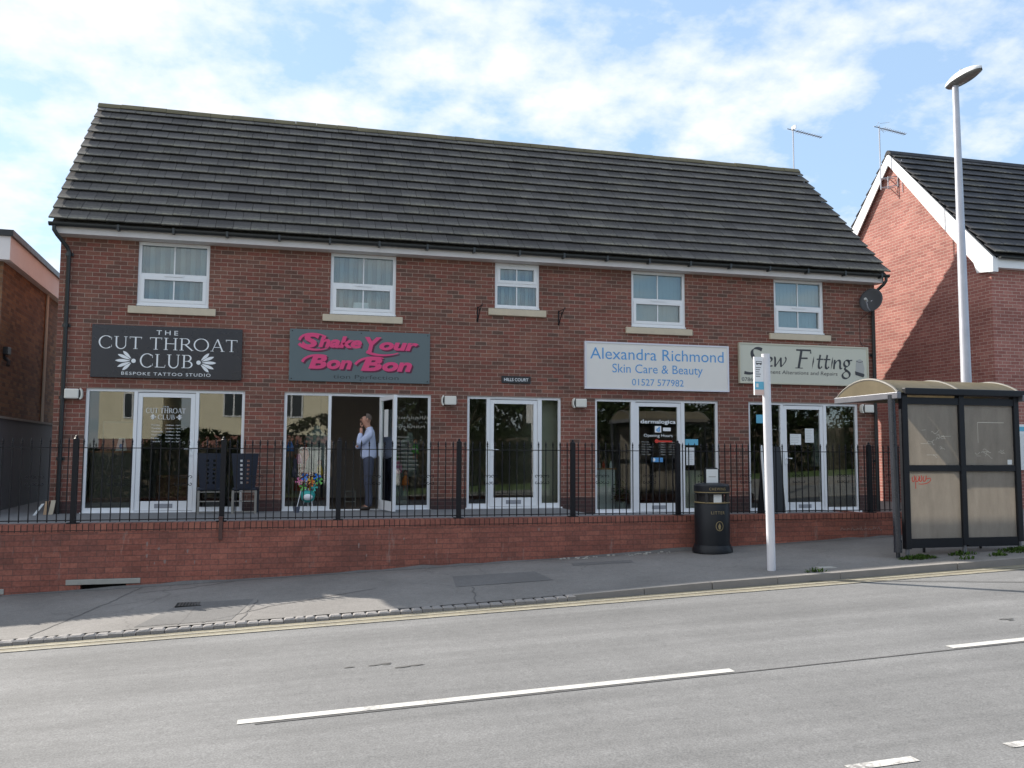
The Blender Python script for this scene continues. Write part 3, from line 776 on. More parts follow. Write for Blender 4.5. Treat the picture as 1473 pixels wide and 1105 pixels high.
mb = MB(); mb.box(7.09, 7.33, y-.001, y, .90, .99, 1); Pen(mb, y-.0015, 0).poly(arc(7.13, .945, .036, .036, 0, 340, 14)); mb.build('sticker', [M['white'], M['blue']], D4[1])
mb = MB(); pen = Pen(mb, y-.001); pen.poly(arc(7.2, 1.325, .045, .04, 0, 340, 14)); pen.stroke([(7.20, 1.32), (7.54, 1.32)], .035); mb.build('sticker', M['red'], D4[1])
mb = MB(); pen = Pen(mb, .066)               # chalk-pen scrawl on the right pane of the gift shop
for (x0, x1, z, h) in ((1.72, 2.48, 1.70, .07), (1.74, 2.42, 1.53, .06)):
    x = x0
    while x < x1:
        w = random.uniform(.05, .08); a = [(x, z), (x+w*.2, z+h*random.uniform(.6, 1)), (x+w*.5, z+h*random.uniform(0, .4)), (x+w*.8, z+h*random.uniform(.5, 1)), (x+w, z)]
        pen.stroke(a, .008); x += w+.03
for i in range(9): pen.stroke([(1.80+random.uniform(0, .1), 1.36-i*.075), (2.05+random.uniform(0, .3), 1.36-i*.075)], .007)
mb.build('lettering', M['scratch'], D2[0])
def notice(label, x0, x1, z0, z1, mat, lines=True):
    mb = MB(); yy = .062; mb.box(x0, x1, yy, yy+.003, z0, z1)
    if lines:
        n = int((z1-z0)/.035)
        for i in range(1, n): mb.box(x0+.02, x1-.03-random.uniform(0, .05), yy-.001, yy-.0002, z1-i*.035-.006, z1-i*.035, 1)
    tag(mb.build('paper_notice', [M[mat], M['grey']]), label, 'notice', 'notices stuck on the shop glass')
notice('wide white notice on the left of the rightmost shop door', 10.26, 10.52, 1.27, 1.50, 'paper')
notice('tall pale blue notice high on the rightmost shop door', 10.62, 10.83, 1.32, 1.62, 'paper')
notice('blue square sticker high in the left pane of the rightmost shop', 9.47, 9.66, 1.72, 1.90, 'bluepaper', False)
notice('pale blue banner notice in the window right of the opening hours door', 7.84, 8.13, 1.25, 1.37, 'bluepaper', False)
notice('white price list below the pale blue banner in the shop window', 7.86, 8.06, .84, 1.20, 'paper')

# ------------------------------------------------------------------ shop signs
t = thing('shop_sign', 'charcoal shop sign with white roman capitals and palmettes above the leftmost shop', 'sign', (-2.17, -.03, 2.35))
mb = MB(); mb.box(-3.41, -.905, -.06, -.001, 2.35, 3.275); mb.build('board', M['signA'], t, bevel=.004)
yy = -.0625
mb = MB(); roman(Pen(mb, yy), 'CUT THROAT', -3.30, -.985, 2.86, .215); mb.build('lettering', M['white'], t)
mb = MB(); roman(Pen(mb, yy), 'CLUB', -2.62, -1.74, 2.545, .235); mb.build('lettering', M['white'], t)
for x, d_ in ((-2.72, -1), (-1.64, 1)): mb = MB(); palmette(Pen(mb, yy), x, 2.65, .25, d_); mb.build('ornament', M['white'], t)
text_part(t, M['white'], 'THE', -2.36, -2.0, 3.125, 3.205, yy, space=1.5); text_part(t, M['white'], 'BESPOKE TATTOO STUDIO', -2.91, -1.43, 2.40, 2.455, yy, space=1.2)
t = thing('shop_sign', 'slate grey shop sign with bold pink script lettering', 'sign', (1.22, -.03, 2.37))
mb = MB(); mb.box(-.075, 2.52, -.05, -.001, 2.37, 3.33); mb.build('board', M['signB'], t, bevel=.003)
for ln in (0, 1):
    mb = MB()
    for (dx, dz, yy, mi, bd) in ((.03, -.028, -.052, 1, .052), (0, 0, -.0545, 0, .045)):
        def tx(s, x0, x1, z0, z1, b=bd): add_text(mb, s, x0+dx, x1+dx, z0+dz, z1+dz, yy, mi, bold=b, shear=.22)
        pen = Pen(mb, yy-.0005, mi)
        def sw(w0, w1, *p): pen.stroke([(q[0]+dx, q[1]+dz) for q in bez(*p)], w0, w1)
        if ln == 0:
            tx('S', .13, .46, 2.985, 3.255); tx('hake', .44, 1.235, 3.0, 3.22); tx('Y', 1.29, 1.60, 2.93, 3.225); tx('our', 1.56, 2.30, 2.985, 3.14)
            sw(.06, .015, (.09, 3.06), (.2, 2.93), (.5, 2.93), (.62, 3.0)); sw(.055, .015, (1.32, 2.95), (1.5, 2.86), (1.75, 2.88), (1.92, 2.94)); sw(.05, .02, (.10, 3.12), (.12, 3.26), (.4, 3.28), (.56, 3.21))
        else:
            tx('B', .27, .60, 2.60, 2.86); tx('on', .60, 1.06, 2.60, 2.775); tx('B', 1.22, 1.62, 2.585, 2.85); tx('on', 1.62, 2.18, 2.585, 2.765)
            sw(.05, .02, (.16, 2.72), (.2, 2.86), (.5, 2.88), (.6, 2.84)); sw(.05, .02, (1.12, 2.70), (1.2, 2.84), (1.5, 2.87), (1.64, 2.83))
    mb.build('lettering', [M['pink'], M['maroon']], t)
mb = MB(); add_text(mb, 'tion Perfection', .72, 1.93, 2.43, 2.505, -.052); mb.build('small_lettering', M['slateink'], t)
for x in (-.03, 1.22, 2.475):
    for z in (2.41, 3.29): mb = MB(); mb.tube([(x, -.05, z), (x, -.057, z)], .012, 8); mb.build('screw', M['black'], t)
t = thing('shop_sign', 'pale stone shop sign with thin blue lettering and phone number', 'sign', (7.2, -.03, 2.35))
mb = MB(); mb.box(5.66, 8.75, -.062, -.001, 2.375, 3.275); mb.build('board', M['signC'], t)
mb = MB(); mb.box(5.63, 8.785, -.075, -.001, 3.275, 3.305); mb.box(5.63, 8.785, -.075, -.001, 2.35, 2.375); mb.box(5.63, 5.66, -.075, -.001, 2.375, 3.275); mb.box(8.75, 8.785, -.075, -.001, 2.375, 3.275)
mb.build('frame', M['signCf'], t)
yy = -.0645
for q in (('Alexandra Richmond', 5.74, 8.67, 2.955, 3.185), ('Skin Care & Beauty', 6.21, 8.19, 2.635, 2.87), ('01527 577982', 6.63, 7.76, 2.44, 2.575)): text_part(t, M['blue'], *q, yy)
t = thing('shop_sign', 'pale olive shop sign with dark flowing lettering and a thimble', 'sign', (10.57, -.03, 2.54))
mb = MB(); mb.box(9.06, 12.10, -.062, -.001, 2.57, 3.37); mb.build('board', M['signD'], t)
mb = MB(); mb.box(9.03, 12.13, -.075, -.001, 3.37, 3.40); mb.box(9.03, 12.13, -.075, -.001, 2.545, 2.57); mb.box(9.03, 9.06, -.075, -.001, 2.57, 3.37); mb.box(12.10, 12.13, -.075, -.001, 2.57, 3.37)
mb.build('frame', M['signDf'], t)
mb = MB(); yy = -.0645; pen = Pen(mb, yy); ang = R(35); nx, nz = cos(ang), sin(ang)
def nib(pts, w=.05, thin=.014): pen.stroke(pts, 0, wf=lambda t, d: thin+(w-thin)*abs(d.x*nz-d.y*nx))
nib(bez((9.56, 3.26), (9.36, 3.36), (9.24, 3.20), (9.40, 3.05))+bez((9.40, 3.05), (9.56, 2.88), (9.44, 2.70), (9.14, 2.77)), .085)
nib(bez((9.66, 2.98), (9.84, 3.02), (9.80, 3.12), (9.72, 3.10))+bez((9.72, 3.10), (9.60, 3.04), (9.60, 2.88), (9.80, 2.93)))
nib(bez((9.84, 3.11), (9.88, 3.12), (9.86, 3.0), (9.86, 2.91))); nib([(9.86, 2.91), (10.0, 3.10)], .03); nib(bez((10.0, 3.11), (10.0, 3.0), (10.0, 2.95), (10.0, 2.91))); nib(bez((10.0, 2.91), (10.1, 3.0), (10.16, 3.08), (10.10, 3.12)), .035)
nib([(10.50, 3.29), (10.42, 2.90)], .075); nib([(10.37, 3.285), (10.72, 3.285), (10.715, 3.22)], .05); nib([(10.45, 3.11), (10.64, 3.115)], .05); pen.stroke([(10.34, 2.90), (10.52, 2.90)], .018)
for x in (10.74, 11.20): pen.poly([(x+.055, 3.17), (x+.052, 3.05), (x+.0, 2.88), (x+.018, 3.05)])
for x in (10.86, 11.03):
    nib(bez((x+.09, 3.20), (x+.06, 3.06), (x+.03, 2.96), (x+.05, 2.92))+bez((x+.05, 2.92), (x+.08, 2.90), (x+.10, 2.91), (x+.12, 2.95)), .055); nib([(x, 3.10), (x+.16, 3.105)], .04)
nib([(11.30, 3.10), (11.27, 2.90)], .055); nib(bez((11.28, 2.98), (11.34, 3.10), (11.44, 3.14), (11.43, 3.02))+bez((11.43, 3.02), (11.42, 2.95), (11.42, 2.89), (11.48, 2.93)), .055)
nib(bez((11.66, 3.08), (11.56, 3.14), (11.50, 3.04), (11.54, 2.98))+bez((11.54, 2.98), (11.62, 2.92), (11.70, 3.04), (11.62, 3.10)), .055); nib([(11.63, 3.09), (11.73, 3.105)], .04)
nib(bez((11.56, 2.95), (11.50, 2.88), (11.64, 2.88), (11.66, 2.80))+bez((11.66, 2.80), (11.66, 2.68), (11.46, 2.68), (11.48, 2.78))+bez((11.48, 2.78), (11.50, 2.84), (11.58, 2.86), (11.60, 2.88)), .055)
mb.build('lettering', M['ink'], t)
text_part(t, M['ink'], 'Garment Alterations and Repairs', 9.48, 11.36, 2.735, 2.84, yy, shear=.1); text_part(t, M['ink'], '07866', 9.08, 9.40, 2.59, 2.67, yy)
mb = MB(); pen = Pen(mb, yy, 1); pen.poly([(11.80, 2.84), (12.0, 2.79), (12.03, 2.93), (11.99, 3.10), (11.92, 3.14), (11.83, 3.10)])
pen = Pen(mb, yy-.002, 0); pen.poly([(11.79, 2.87), (12.02, 2.815), (12.02, 2.77), (11.99, 2.74), (11.80, 2.79)]); pen.stroke(bez((11.83, 3.09), (11.88, 3.06), (11.95, 3.06), (11.99, 3.09)), .012)
mb.build('ornament', [M['ink'], M['grey']], t)
t = thing('name_plate', 'small black name plate with white capitals above the central entrance', 'sign', (4.23, -.01, 2.43))
mb = MB(); mb.box(3.935, 4.523, -.02, -.001, 2.425, 2.565); mb.build('plate', M['black'], t)
mb = MB(); add_text(mb, 'HILLS COURT', 3.985, 4.475, 2.465, 2.527, -.0225, bold=.012); mb.build('lettering', M['white'], t)

# ------------------------------------------------------------------ wall lights, brackets, dish, aerials
LAB = ['beside the left downpipe', 'between the slate grey sign shop and the central entrance', 'between the central entrance and the pale stone sign', 'beside the right downpipe, half behind the shelter roof']
for i, (x0, x1, flip) in enumerate(((-3.80, -3.53, 1), (2.76, 3.04, -1), (5.385, 5.655, -1), (11.94, 12.2, -1))):
    zc = 2.06 if i else 2.05
    t = thing('wall_light', 'cream box wall light '+LAB[i], 'wall light', ((x0+x1)/2, 0, zc), 'box wall lights over the shops')
    cx = (x0+x1)/2
    mb = MB(); mb.box(cx-.13+.03*(flip < 0), cx+.13-.03*(flip > 0), -.13, -.02, zc-.085, zc+.085); mb.build('case', M['boxw'], t, bevel=.018)
    e = cx+flip*.085
    mb = MB(); mb.lathe([(.09, -.001), (.09, .10), (.075, .115)], 0, 0, 20); mb.v = [(e+p[0]*.5, -p[2]-.003, zc+p[1]) for p in mb.v]; mb.build('bezel', M['black'], t)
    mb = MB(); mb.lathe([(.085, -.0), (.10, .09), (.095, .10)], 0, 0, 20); mb.v = [(e+flip*.035+p[0]*.35, -p[2]-.004, zc+p[1]) for p in mb.v]; mb.build('rim', M['boxw'], t, smooth='auto')
def bracket(x, label):
    t = thing('basket_bracket', label, 'bracket', (x, 0, 3.75), 'hanging basket brackets')
    mb = MB(); mb.box(x-.012, x+.012, -.012, -.001, 3.60, 3.90); mb.build('back_plate', M['iron'], t)
    mb = MB(); mb.tube([(x, -.01, 3.88), (x+.01, -.36, 3.88)], .009, 8)
    a = [(x, -.02, 3.62)]+[(x+.005, -.02-.30*i/8, 3.62+.24*(i/8)**.7) for i in range(1, 9)]
    mb.tube(a, .009, 8); sp = [(x+.005, -.19+(.05-.003*i)*cos(i*.55), 3.80+(.05-.003*i)*sin(i*.55)) for i in range(15)]; mb.tube(sp, .007, 6)
    mb.tube([(x+.01, -.35, 3.88), (x+.01, -.39, 3.90), (x+.01, -.40, 3.86)], .008, 8)
    mb.build('scroll_arm', M['iron'], t, smooth='auto')
bracket(3.45, 'black scrolled basket bracket left of the smallest upstairs window'); bracket(5.10, 'black scrolled basket bracket right of the smallest upstairs window')
t = thing('satellite_dish', 'grey satellite dish under the right end of the eaves', 'satellite dish', (12.22, 0, 4.4))
dn = Vector((-.80, -.55, .28)).normalized(); dc = Vector((12.06, -.30, 4.40)); ux = dn.cross(Vector((0,0,1))).normalized(); uy = ux.cross(dn)
mb = MB()
for i in range(6):
    for k in range(24):
        def P(ii, kk):
            r = .26*ii/6; a = 2*pi*kk/24; return tuple(dc+ux*r*cos(a)*.95+uy*r*sin(a)*1.05+dn*(r*r*.9-.06))
        mb.face([P(i, k), P(i, k+1), P(i+1, k+1), P(i+1, k)] if i else [P(0, 0), P(1, k), P(1, k+1)])
d = mb.build('reflector', pm('dish grey', (.055,.058,.065), .6, .1), t, smooth=True, weld=True); d.modifiers.new('solid', 'SOLIDIFY').thickness = .006
lnb = dc+dn*.27+uy*-.13
mb = MB(); mb.tube([dc+uy*-.25, dc+uy*-.24+dn*.12, lnb], .012, 8); mb.build('arm', M['galv'], t); mb = MB(); mb.tube([lnb-dn*.05+uy*.01, lnb+dn*.05+uy*.02], .03, 10); mb.build('receiver', M['grey'], t)
mb = MB(); mb.tube([(12.24, -.001, 4.36), (12.24, -.16, 4.36), dc-dn*.06], .02, 8); mb.box(12.18, 12.30, -.012, -.001, 4.26, 4.46); mb.build('mount', M['galv'], t)
mb = MB(); mb.tube([(12.02, -.30, 4.14), (11.98, -.012, 4.0), (11.98, -.012, 3.55), (12.02, -.012, 3.45), (12.22, -.012, 3.43)], .005, 6); mb.build('cable', M['black'], t)
def aerial(name, label, x, y, zb, zt, dirv, loops):
    t = thing(name, label, 'aerial', (x, y, zb))
    mb = MB(); mb.tube([(x, y, zb), (x, y, zt+.05)], .016, 8); mb.build('mast', M['galv'], t)
    d = Vector(dirv).normalized(); p = d.cross(Vector((0,0,1))).normalized(); o = Vector((x, y, zt))
    mb = MB(); mb.tube([o-d*.16, o+d*.80], .011, 6)
    for i in range(11):
        q = o+d*(.12+.066*i); h = .085 if i > 2 else .11
        mb.tube([q-p*h, q+p*h], .006, 6); mb.tube([q-Vector((0,0,.02)), q+Vector((0,0,.03))], .006, 6)
    mb.build('boom', M['aer'], t)
    q = o+d*.02; mb = MB()
    if loops: mb.box(q.x-.01, q.x+.02, q.y-.09, q.y+.09, q.z+.02, q.z+.12)
    else: mb.tube([q-d*.02+Vector((0,0,.16)), q-d*.1+Vector((0,0,.05)), q, q+d*.12+Vector((0,0,-.1))], .005, 6); mb.tube([q+Vector((0,0,.12)), q+d*.3+Vector((0,0,.22))], .004, 6)
    mb.build('reflector', M['upvc'] if loops else M['galv'], t)
    return t
aerial('roof_aerial', 'thin television aerial at the right end of the long roof ridge', 12.52, 3.25, 8.05, 9.52, (.8, -.1, -.16), True)
ra = aerial('roof_aerial', 'television aerial clamped to the red brick gable on the right', 14.68, 2.66, 7.93, 9.58, (.8, .0, -.10), False)
mb = MB()
for z in (7.98, 8.22): mb.tube([(14.68, 2.66, z), (14.96, 2.66, z)], .014, 6); mb.tube([(14.68, 2.66, z), (14.96, 2.35, z)], .012, 6); mb.tube([(14.8, 2.60, z), (14.96, 2.50, z-.02)], .01, 6)
mb.tube([(14.95, 2.35, 7.94), (14.95, 2.35, 8.28)], .014, 6); mb.tube([(14.955, 2.20, 8.60), (14.955, 2.20, 7.75)], .008, 6); mb.tube([(14.82, 2.56, 7.94), (14.82, 2.56, 8.26)], .012, 6)
mb.build('bracket', M['galv'], ra)

# ------------------------------------------------------------------ building on the right
rb = thing('gable_house', 'orange red brick house with white bargeboards beside the long shop building', 'house', (19, 3, 0))
GX, FY, AY, AZ = 14.97, -.56, 2.60, 8.92
mb = MB(); holed(mb, GX, 25, -.8, 5.44, [(15.94, 17.3, .15, 2.15), (19, 20.2, 3.0, 4.3)], FY, FY+.3)
for x in (GX, 25): mb.face([(x, FY, -.8), (x, 2*AY-FY, -.8), (x, 2*AY-FY, 5.44), (x, AY, AZ-.12), (x, FY, 5.44)])
mb.face([(GX, 2*AY-FY, -.8), (25, 2*AY-FY, -.8), (25, 2*AY-FY, 5.5), (GX, 2*AY-FY, 5.5)])
mb.build('wall', M['redbrick'], rb)
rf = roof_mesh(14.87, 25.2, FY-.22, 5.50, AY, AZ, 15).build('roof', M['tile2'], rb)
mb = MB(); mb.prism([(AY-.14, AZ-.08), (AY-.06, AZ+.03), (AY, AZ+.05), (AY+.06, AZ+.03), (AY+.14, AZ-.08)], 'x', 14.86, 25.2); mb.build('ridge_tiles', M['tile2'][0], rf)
def barge(s):
    mb = MB(); Y = lambda y: y if s > 0 else 2*AY-y
    a0 = FY-.17
    pts = [(a0, 5.43), (AY, AZ-.04), (AY, AZ-.34), (FY+.38, 5.40), (FY+.30, 5.16), (a0, 5.10)]
    mb.prism([(Y(a), b) for a, b in pts], 'x', 14.86, 14.89)
    mb.prism([(Y(a), b) for a, b in [(a0, 5.41), (AY, AZ-.06), (AY, AZ-.10), (a0+.06, 5.41)]], 'x', 14.89, 14.965)
    mb.prism([(Y(a), b) for a, b in [(a0, 5.10), (FY-.005, 5.10), (FY-.005, 5.40), (a0, 5.40)]], 'x', 14.891, 15.0)
    mb.build('bargeboard', M['upvc'], rb)
barge(1); barge(-1)
mb = MB(); mb.box(15.0, 25.1, FY-.16, FY-.14, 5.20, 5.42); mb.box(15.0, 25.1, FY-.14, FY-.001, 5.20, 5.22); mb.build('fascia', M['upvc'], rb)
mb = MB(); gutter(mb, 15.0, 25.1, FY-.225, 5.43, .05); mb.build('gutter', M['pipe'], rb)
for (a, b, c, d) in ((15.94, 17.3, .15, 2.15), (19, 20.2, 3.0, 4.3)):
    mb = MB(); y0, y1 = FY+.04, FY+.10
    mb.box(a, a+.06, y0, y1, c, d); mb.box(b-.06, b, y0, y1, c, d); mb.box(a+.06, b-.06, y0, y1, d-.06, d); mb.box(a+.06, b-.06, y0, y1, c, c+.06); mb.box((a+b)/2-.03, (a+b)/2+.03, y0, y1, c+.06, d-.06)
    w = mb.build('window', M['upvc'], rb); mb = MB(); mb.box(a+.06, b-.06, y0+.02, y0+.026, c+.06, d-.06); mb.build('pane', M['pane'], w)
    mb = MB(); mb.box(a-.02, b+.02, y1+.1, y1+.11, c-.02, d+.02); mb.build('blind', M['blind'], w)
t = thing('notice_board', 'narrow white notice board on the brick wall right of the shelter', 'notice board', (15.6, FY, 1.3))
mb = MB(); mb.box(15.40, 15.72, FY-.05, FY-.001, .75, 1.75); mb.build('board', M['upvc'], t, bevel=.006)
mb = MB(); mb.box(15.43, 15.69, FY-.054, FY-.051, 1.60, 1.70, 1); mb.box(15.43, 15.69, FY-.054, FY-.051, .80, 1.55, 0); mb.build('poster', [M['paper'], M['bluepaper']], t)

# ------------------------------------------------------------------ building on the left
lb = thing('flat_roof_building', 'brown brick flat-roofed building at the left edge', 'building', (-5.15, .95, 0)); lb.rotation_euler = (0, 0, R(2.5))
mb = MB(); mb.box(-9, 0, .02, 10, -.5, 4.75); mb.build('wall', M['oldbrick'], lb, local=True)
mb = MB(); mb.box(-9.2, .14, -.16, .02, 4.50, 4.93); mb.box(.0, .14, .02, 10, 4.50, 4.93); mb.build('fascia', pm('weathered pink white board', (.82,.79,.79), .7, .06, 5, grime=.10), lb, local=True)
mb = MB(); mb.box(-9.25, .19, -.21, 10, 4.93, 5.04); mb.build('roof', M['black'], lb, local=True)
mb = MB(); mb.tube([(.03, 3.5, -.1), (.03, 3.5, 4.5)], .03, 10); mb.build('downpipe', M['cream'], lb, local=True)
t = thing('security_light', 'black security lamp high on the brown brick wall', 'wall light', (-5.16, 1.3, 3.0))
mb = MB(); mb.box(-5.20, -5.08, 1.22, 1.42, 2.83, 2.97); mb.build('housing', M['black'], t, bevel=.01)
mb = MB(); mb.tube([(-5.18, 1.3, 2.80), (-5.06, 1.25, 2.70), (-5.06, 1.2, 2.62)], .035, 8); mb.build('sensor', M['black'], t)
t = thing('side_wall', 'low grey painted side wall with pale coping beside the shop building', 'wall', (-5.0, .2, 0)); t.rotation_euler = (0, 0, R(2.5))
mb = MB(); mb.box(-.12, .0, -1.2, 6, -.4, 1.64); mb.build('wall', M['lowall'], t, local=True)
mb = MB(); mb.box(-.15, .03, -1.25, 6, 1.64, 1.68); mb.build('coping', M['stone'], t, local=True)
for i, (x0, x1, y0, z1, lean, mat, lab) in enumerate(((-4.0, -3.95, -.25, .22, .02, 'orange', 'thin tan board propped upright by the left downpipe'), (-3.93, -3.86, -.22, .235, .03, 'sill', 'short cream board propped upright by the left downpipe'), (-4.12, -4.08, -.4, .19, .12, 'paper', 'white stick leaning at the corner of the side passage'))):
    mb = MB(); mb.hexa([(x0, y0, .0), (x1, y0, .0), (x1, y0+.02, .0), (x0, y0+.02, .0), (x0+lean, y0+.03, z1), (x1+lean, y0+.03, z1), (x1+lean, y0+.05, z1), (x0+lean, y0+.05, z1)])
    tag(mb.build('leaning_board', M[mat] if mat != 'orange' else pm('tan board', (.5,.33,.2), .8)), lab, 'board')

# ------------------------------------------------------------------ retaining wall and railing
rw = thing('retaining_wall', 'long red brick retaining wall with upright coping bricks along the pavement', 'wall', (3, -3.4, -.8))
WT = .082
mb = MB()
holed(mb, -14, 11.3, -1.6, WT-.103, [(-2.70, -2.13, -1.2, -.725)], -3.5, -3.28)
mb.face([(11.3, -3.5, -1.6), (11.3, 0, -1.6), (11.3, 0, -.14), (11.3, -3.28, -.14), (11.3, -3.28, WT-.103), (11.3, -3.5, WT-.103)])
mb.build('wall', M['wallbrick'], rw)
mb = MB(); mb.box(-14, 11.3, -3.505, -3.275, WT-.1025, WT); mb.box(11.2, 11.305, -3.274, -.01, -.2, -.10); mb.build('coping', M['coping'], rw)
mb = MB(); mb.box(-2.88, -1.95, -3.515, -3.40, -.725, -.655); mb.box(-4.3, -3.62, -3.513, -3.4, -.82, -.75); mb.build('lintel', M['stone'], rw, bevel=.006)
mb = MB(); mb.face([(-2.75, -3.36, -1.3), (-2.1, -3.36, -1.3), (-2.1, -3.36, -.7), (-2.75, -3.36, -.7)]); mb.build('vent', M['void'], rw)
mb = MB(); pen = Pen(mb, -3.5022); x = 8.95
while x < 9.75:
    z = WT-.28; w = random.uniform(.05, .1); pen.stroke([(x, z), (x+w*.3, z+random.uniform(.02, .07)), (x+w*.6, z+random.uniform(-.02, .03)), (x+w, z+random.uniform(0, .05))], .014); x += w+.02
for _ in range(15):
    x, z = random.uniform(-3, 3.8), WT-random.uniform(.15, .6); a = random.uniform(.008, .02); h = random.uniform(.01, .06)
    pen.poly([(x-a, z), (x-a*.3, z-h), (x+a*.6, z-h*.9), (x+a, z+.01), (x+a*.2, z+.02)])
mb.build('paint_marks', pm('pale drips', (.27,.19,.17), .9, .3), rw)
ry = -3.39
POST = [-6.45, -4.65, -2.85, -.93, .685, 2.47, 4.28, 6.06, 7.74, 9.62, 11.2]
rail = thing('iron_railing', 'black spiked iron railing with scrolls on top of the brick wall', 'railing', (3, ry, WT))
for i, x in enumerate(POST):
    mb = MB(); w = .034
    drop = .28 if i == 3 else 0
    mb.box(x-w, x+w, ry-w, ry+w, WT-.001, 1.225)
    mb.box(x-.07, x+.07, ry-.07, ry+.07, WT, WT+.012)
    p = mb.build('post', M['iron'], rail)
    if drop: mb = MB(); mb.box(x-.025, x+.025, -3.53, -3.507, WT-.24, WT+.06); mb.box(x-.03, x+.03, -3.54, ry-.035, WT+.061, WT+.075); mb.build('bracket', pm('rusty brown iron', (.10,.05,.042), .8, .3), p)
    mb = MB(); mb.lathe([(.036, 1.225), (.036, 1.235), (.018, 1.25), (.022, 1.265), (.002, 1.285)], x, ry, 10); mb.build('finial', M['iron'], p)
for i in range(len(POST)-1):
    a, b = POST[i]+.034, POST[i+1]-.034; n = 15
    mb = MB(); mb.box(a, b, ry-.018, ry+.018, 1.105, 1.117); mb.box(a, b, ry-.018, ry+.018, WT+.038, WT+.05)
    sb = MB()
    for k in range(n):
        x = a+(b-a)*(k+.5)/n
        mb.box(x-.0065, x+.0065, ry-.0065, ry+.0065, WT+.02, 1.15)
        mb.lathe([(.0065, 1.15), (.014, 1.163), (.008, 1.176), (.0145, 1.195), (.001, 1.25)], x, ry, 8)
        if k in (3, 4, 10, 11):
            xm = x; g = (b-a)/n
            for sx in (-1, 1):
                for sz in (-1, 1):
                    pts = [(xm+sx*(.010+.026+(.030-.0022*q)*cos(pi+q*.5)), ry, .66+sz*(.045+(.030-.0022*q)*sin(q*.5))) for q in range(13)]
                    sb.tube(pts, .0045, 5)
    pl = mb.build('railing_panel', M['iron'], rail); sb.build('scrollwork', M['iron'], pl)

# ------------------------------------------------------------------ litter bin
zb = pav_z(6.41, -3.85)
t = thing('litter_bin', 'black round litter bin with gold bands standing against the brick wall', 'litter bin', (6.41, -3.87, zb))
BC = pm('bin black', (.010,.012,.016), .42, .2, spec=.35)
X0, Y0 = 6.41, -3.87
mb = MB(); mb.lathe([(.31, zb), (.31, zb+.06), (.29, zb+.10), (.285, zb+.12)], X0, Y0, 32); mb.build('base', BC, t, smooth='auto')
mb = MB(); mb.lathe([(.268, zb+.12), (.272, zb+.30), (.272, zb+.74), (.265, zb+.755)], X0, Y0, 32); mb.build('body', BC, t, smooth='auto')
mb = MB()
for k in range(4):
    a = R(45+90*k); c, s = cos(a), sin(a); mb.tube([(X0+c*.245, Y0+s*.245, zb+.74), (X0+c*.245, Y0+s*.245, zb+.92)], .03, 10)
mb.lathe([(.20, zb+.75), (.20, zb+.90)], X0, Y0+.03, 20); mb.build('aperture', M['black'], t)
mb = MB(); mb.lathe([(.272, zb+.905), (.275, zb+.93), (.275, zb+1.03), (.255, zb+1.055), (.10, zb+1.075)], X0, Y0, 32); mb.build('hood', BC, t, smooth='auto')
mb = MB()
for z in (.765, .925): mb.lathe([(.2745, zb+z), (.2765, zb+z+.002), (.2765, zb+z+.010), (.2745, zb+z+.012)], X0, Y0, 32)
mb.build('band', M['gold'], t)
def wrap(mb, s, zc, h, wid, r):
    tmp = MB(); add_text(tmp, s, -wid/2, wid/2, 0, h, 0, space=1.2); n = len(mb.v)
    for p in tmp.v:
        a = p[0]/r-.12; mb.v.append((X0+r*sin(a), Y0-r*cos(a), zb+zc+p[2]))
    mb.f += [tuple(n+i for i in q) for q in tmp.f]; mb.m += [0]*len(tmp.f)
for q in (('CHEWING', .965, .042, .27, .279), ('LITTER', .60, .045, .22, .2755)): mb = MB(); wrap(mb, *q); mb.build('lettering', M['gold'], t)
mb = MB(); pen = MB(); Pen(pen, 0).stroke(arc(0, 0, .058, .07, 0, 360, 26), .009); Pen(pen, 0).poly([(0, .045), (.02, 0), (.012, -.05), (-.012, -.05), (-.025, 0)]); n = len(mb.v)
mb.v += [(X0+.275*sin(p[0]/.275-.05), Y0-.275*cos(p[0]/.275-.05)+p[1], zb+.42+p[2]) for p in pen.v]; mb.f += [tuple(n+i for i in q) for q in pen.f]; mb.m += [0]*len(pen.f)
mb.build('emblem', M['gold'], t)
mb = MB(); mb.box(X0-.075, X0+.06, Y0-.21, Y0-.205, zb+.765, zb+.90); mb.build('sticker', M['paper'], t)
mb = MB(); mb.prism([(X0-.125, zb+1.05), (X0+.125, zb+1.05), (X0+.125, zb+1.24), (X0+.11, zb+1.29), (X0+.07, zb+1.31), (X0-.07, zb+1.31), (X0-.11, zb+1.29), (X0-.125, zb+1.24)], 'y', Y0-.02, Y0+.02); pl = mb.build('top_plate', BC, t)
mb = MB(); mb.box(X0-.10, X0+.10, Y0-.024, Y0-.021, zb+1.07, zb+1.285); mb.box(X0-.06, X0+.06, Y0-.026, Y0-.0245, zb+1.16, zb+1.175, 1); mb.build('sticker', [M['paper'], M['grey']], pl)

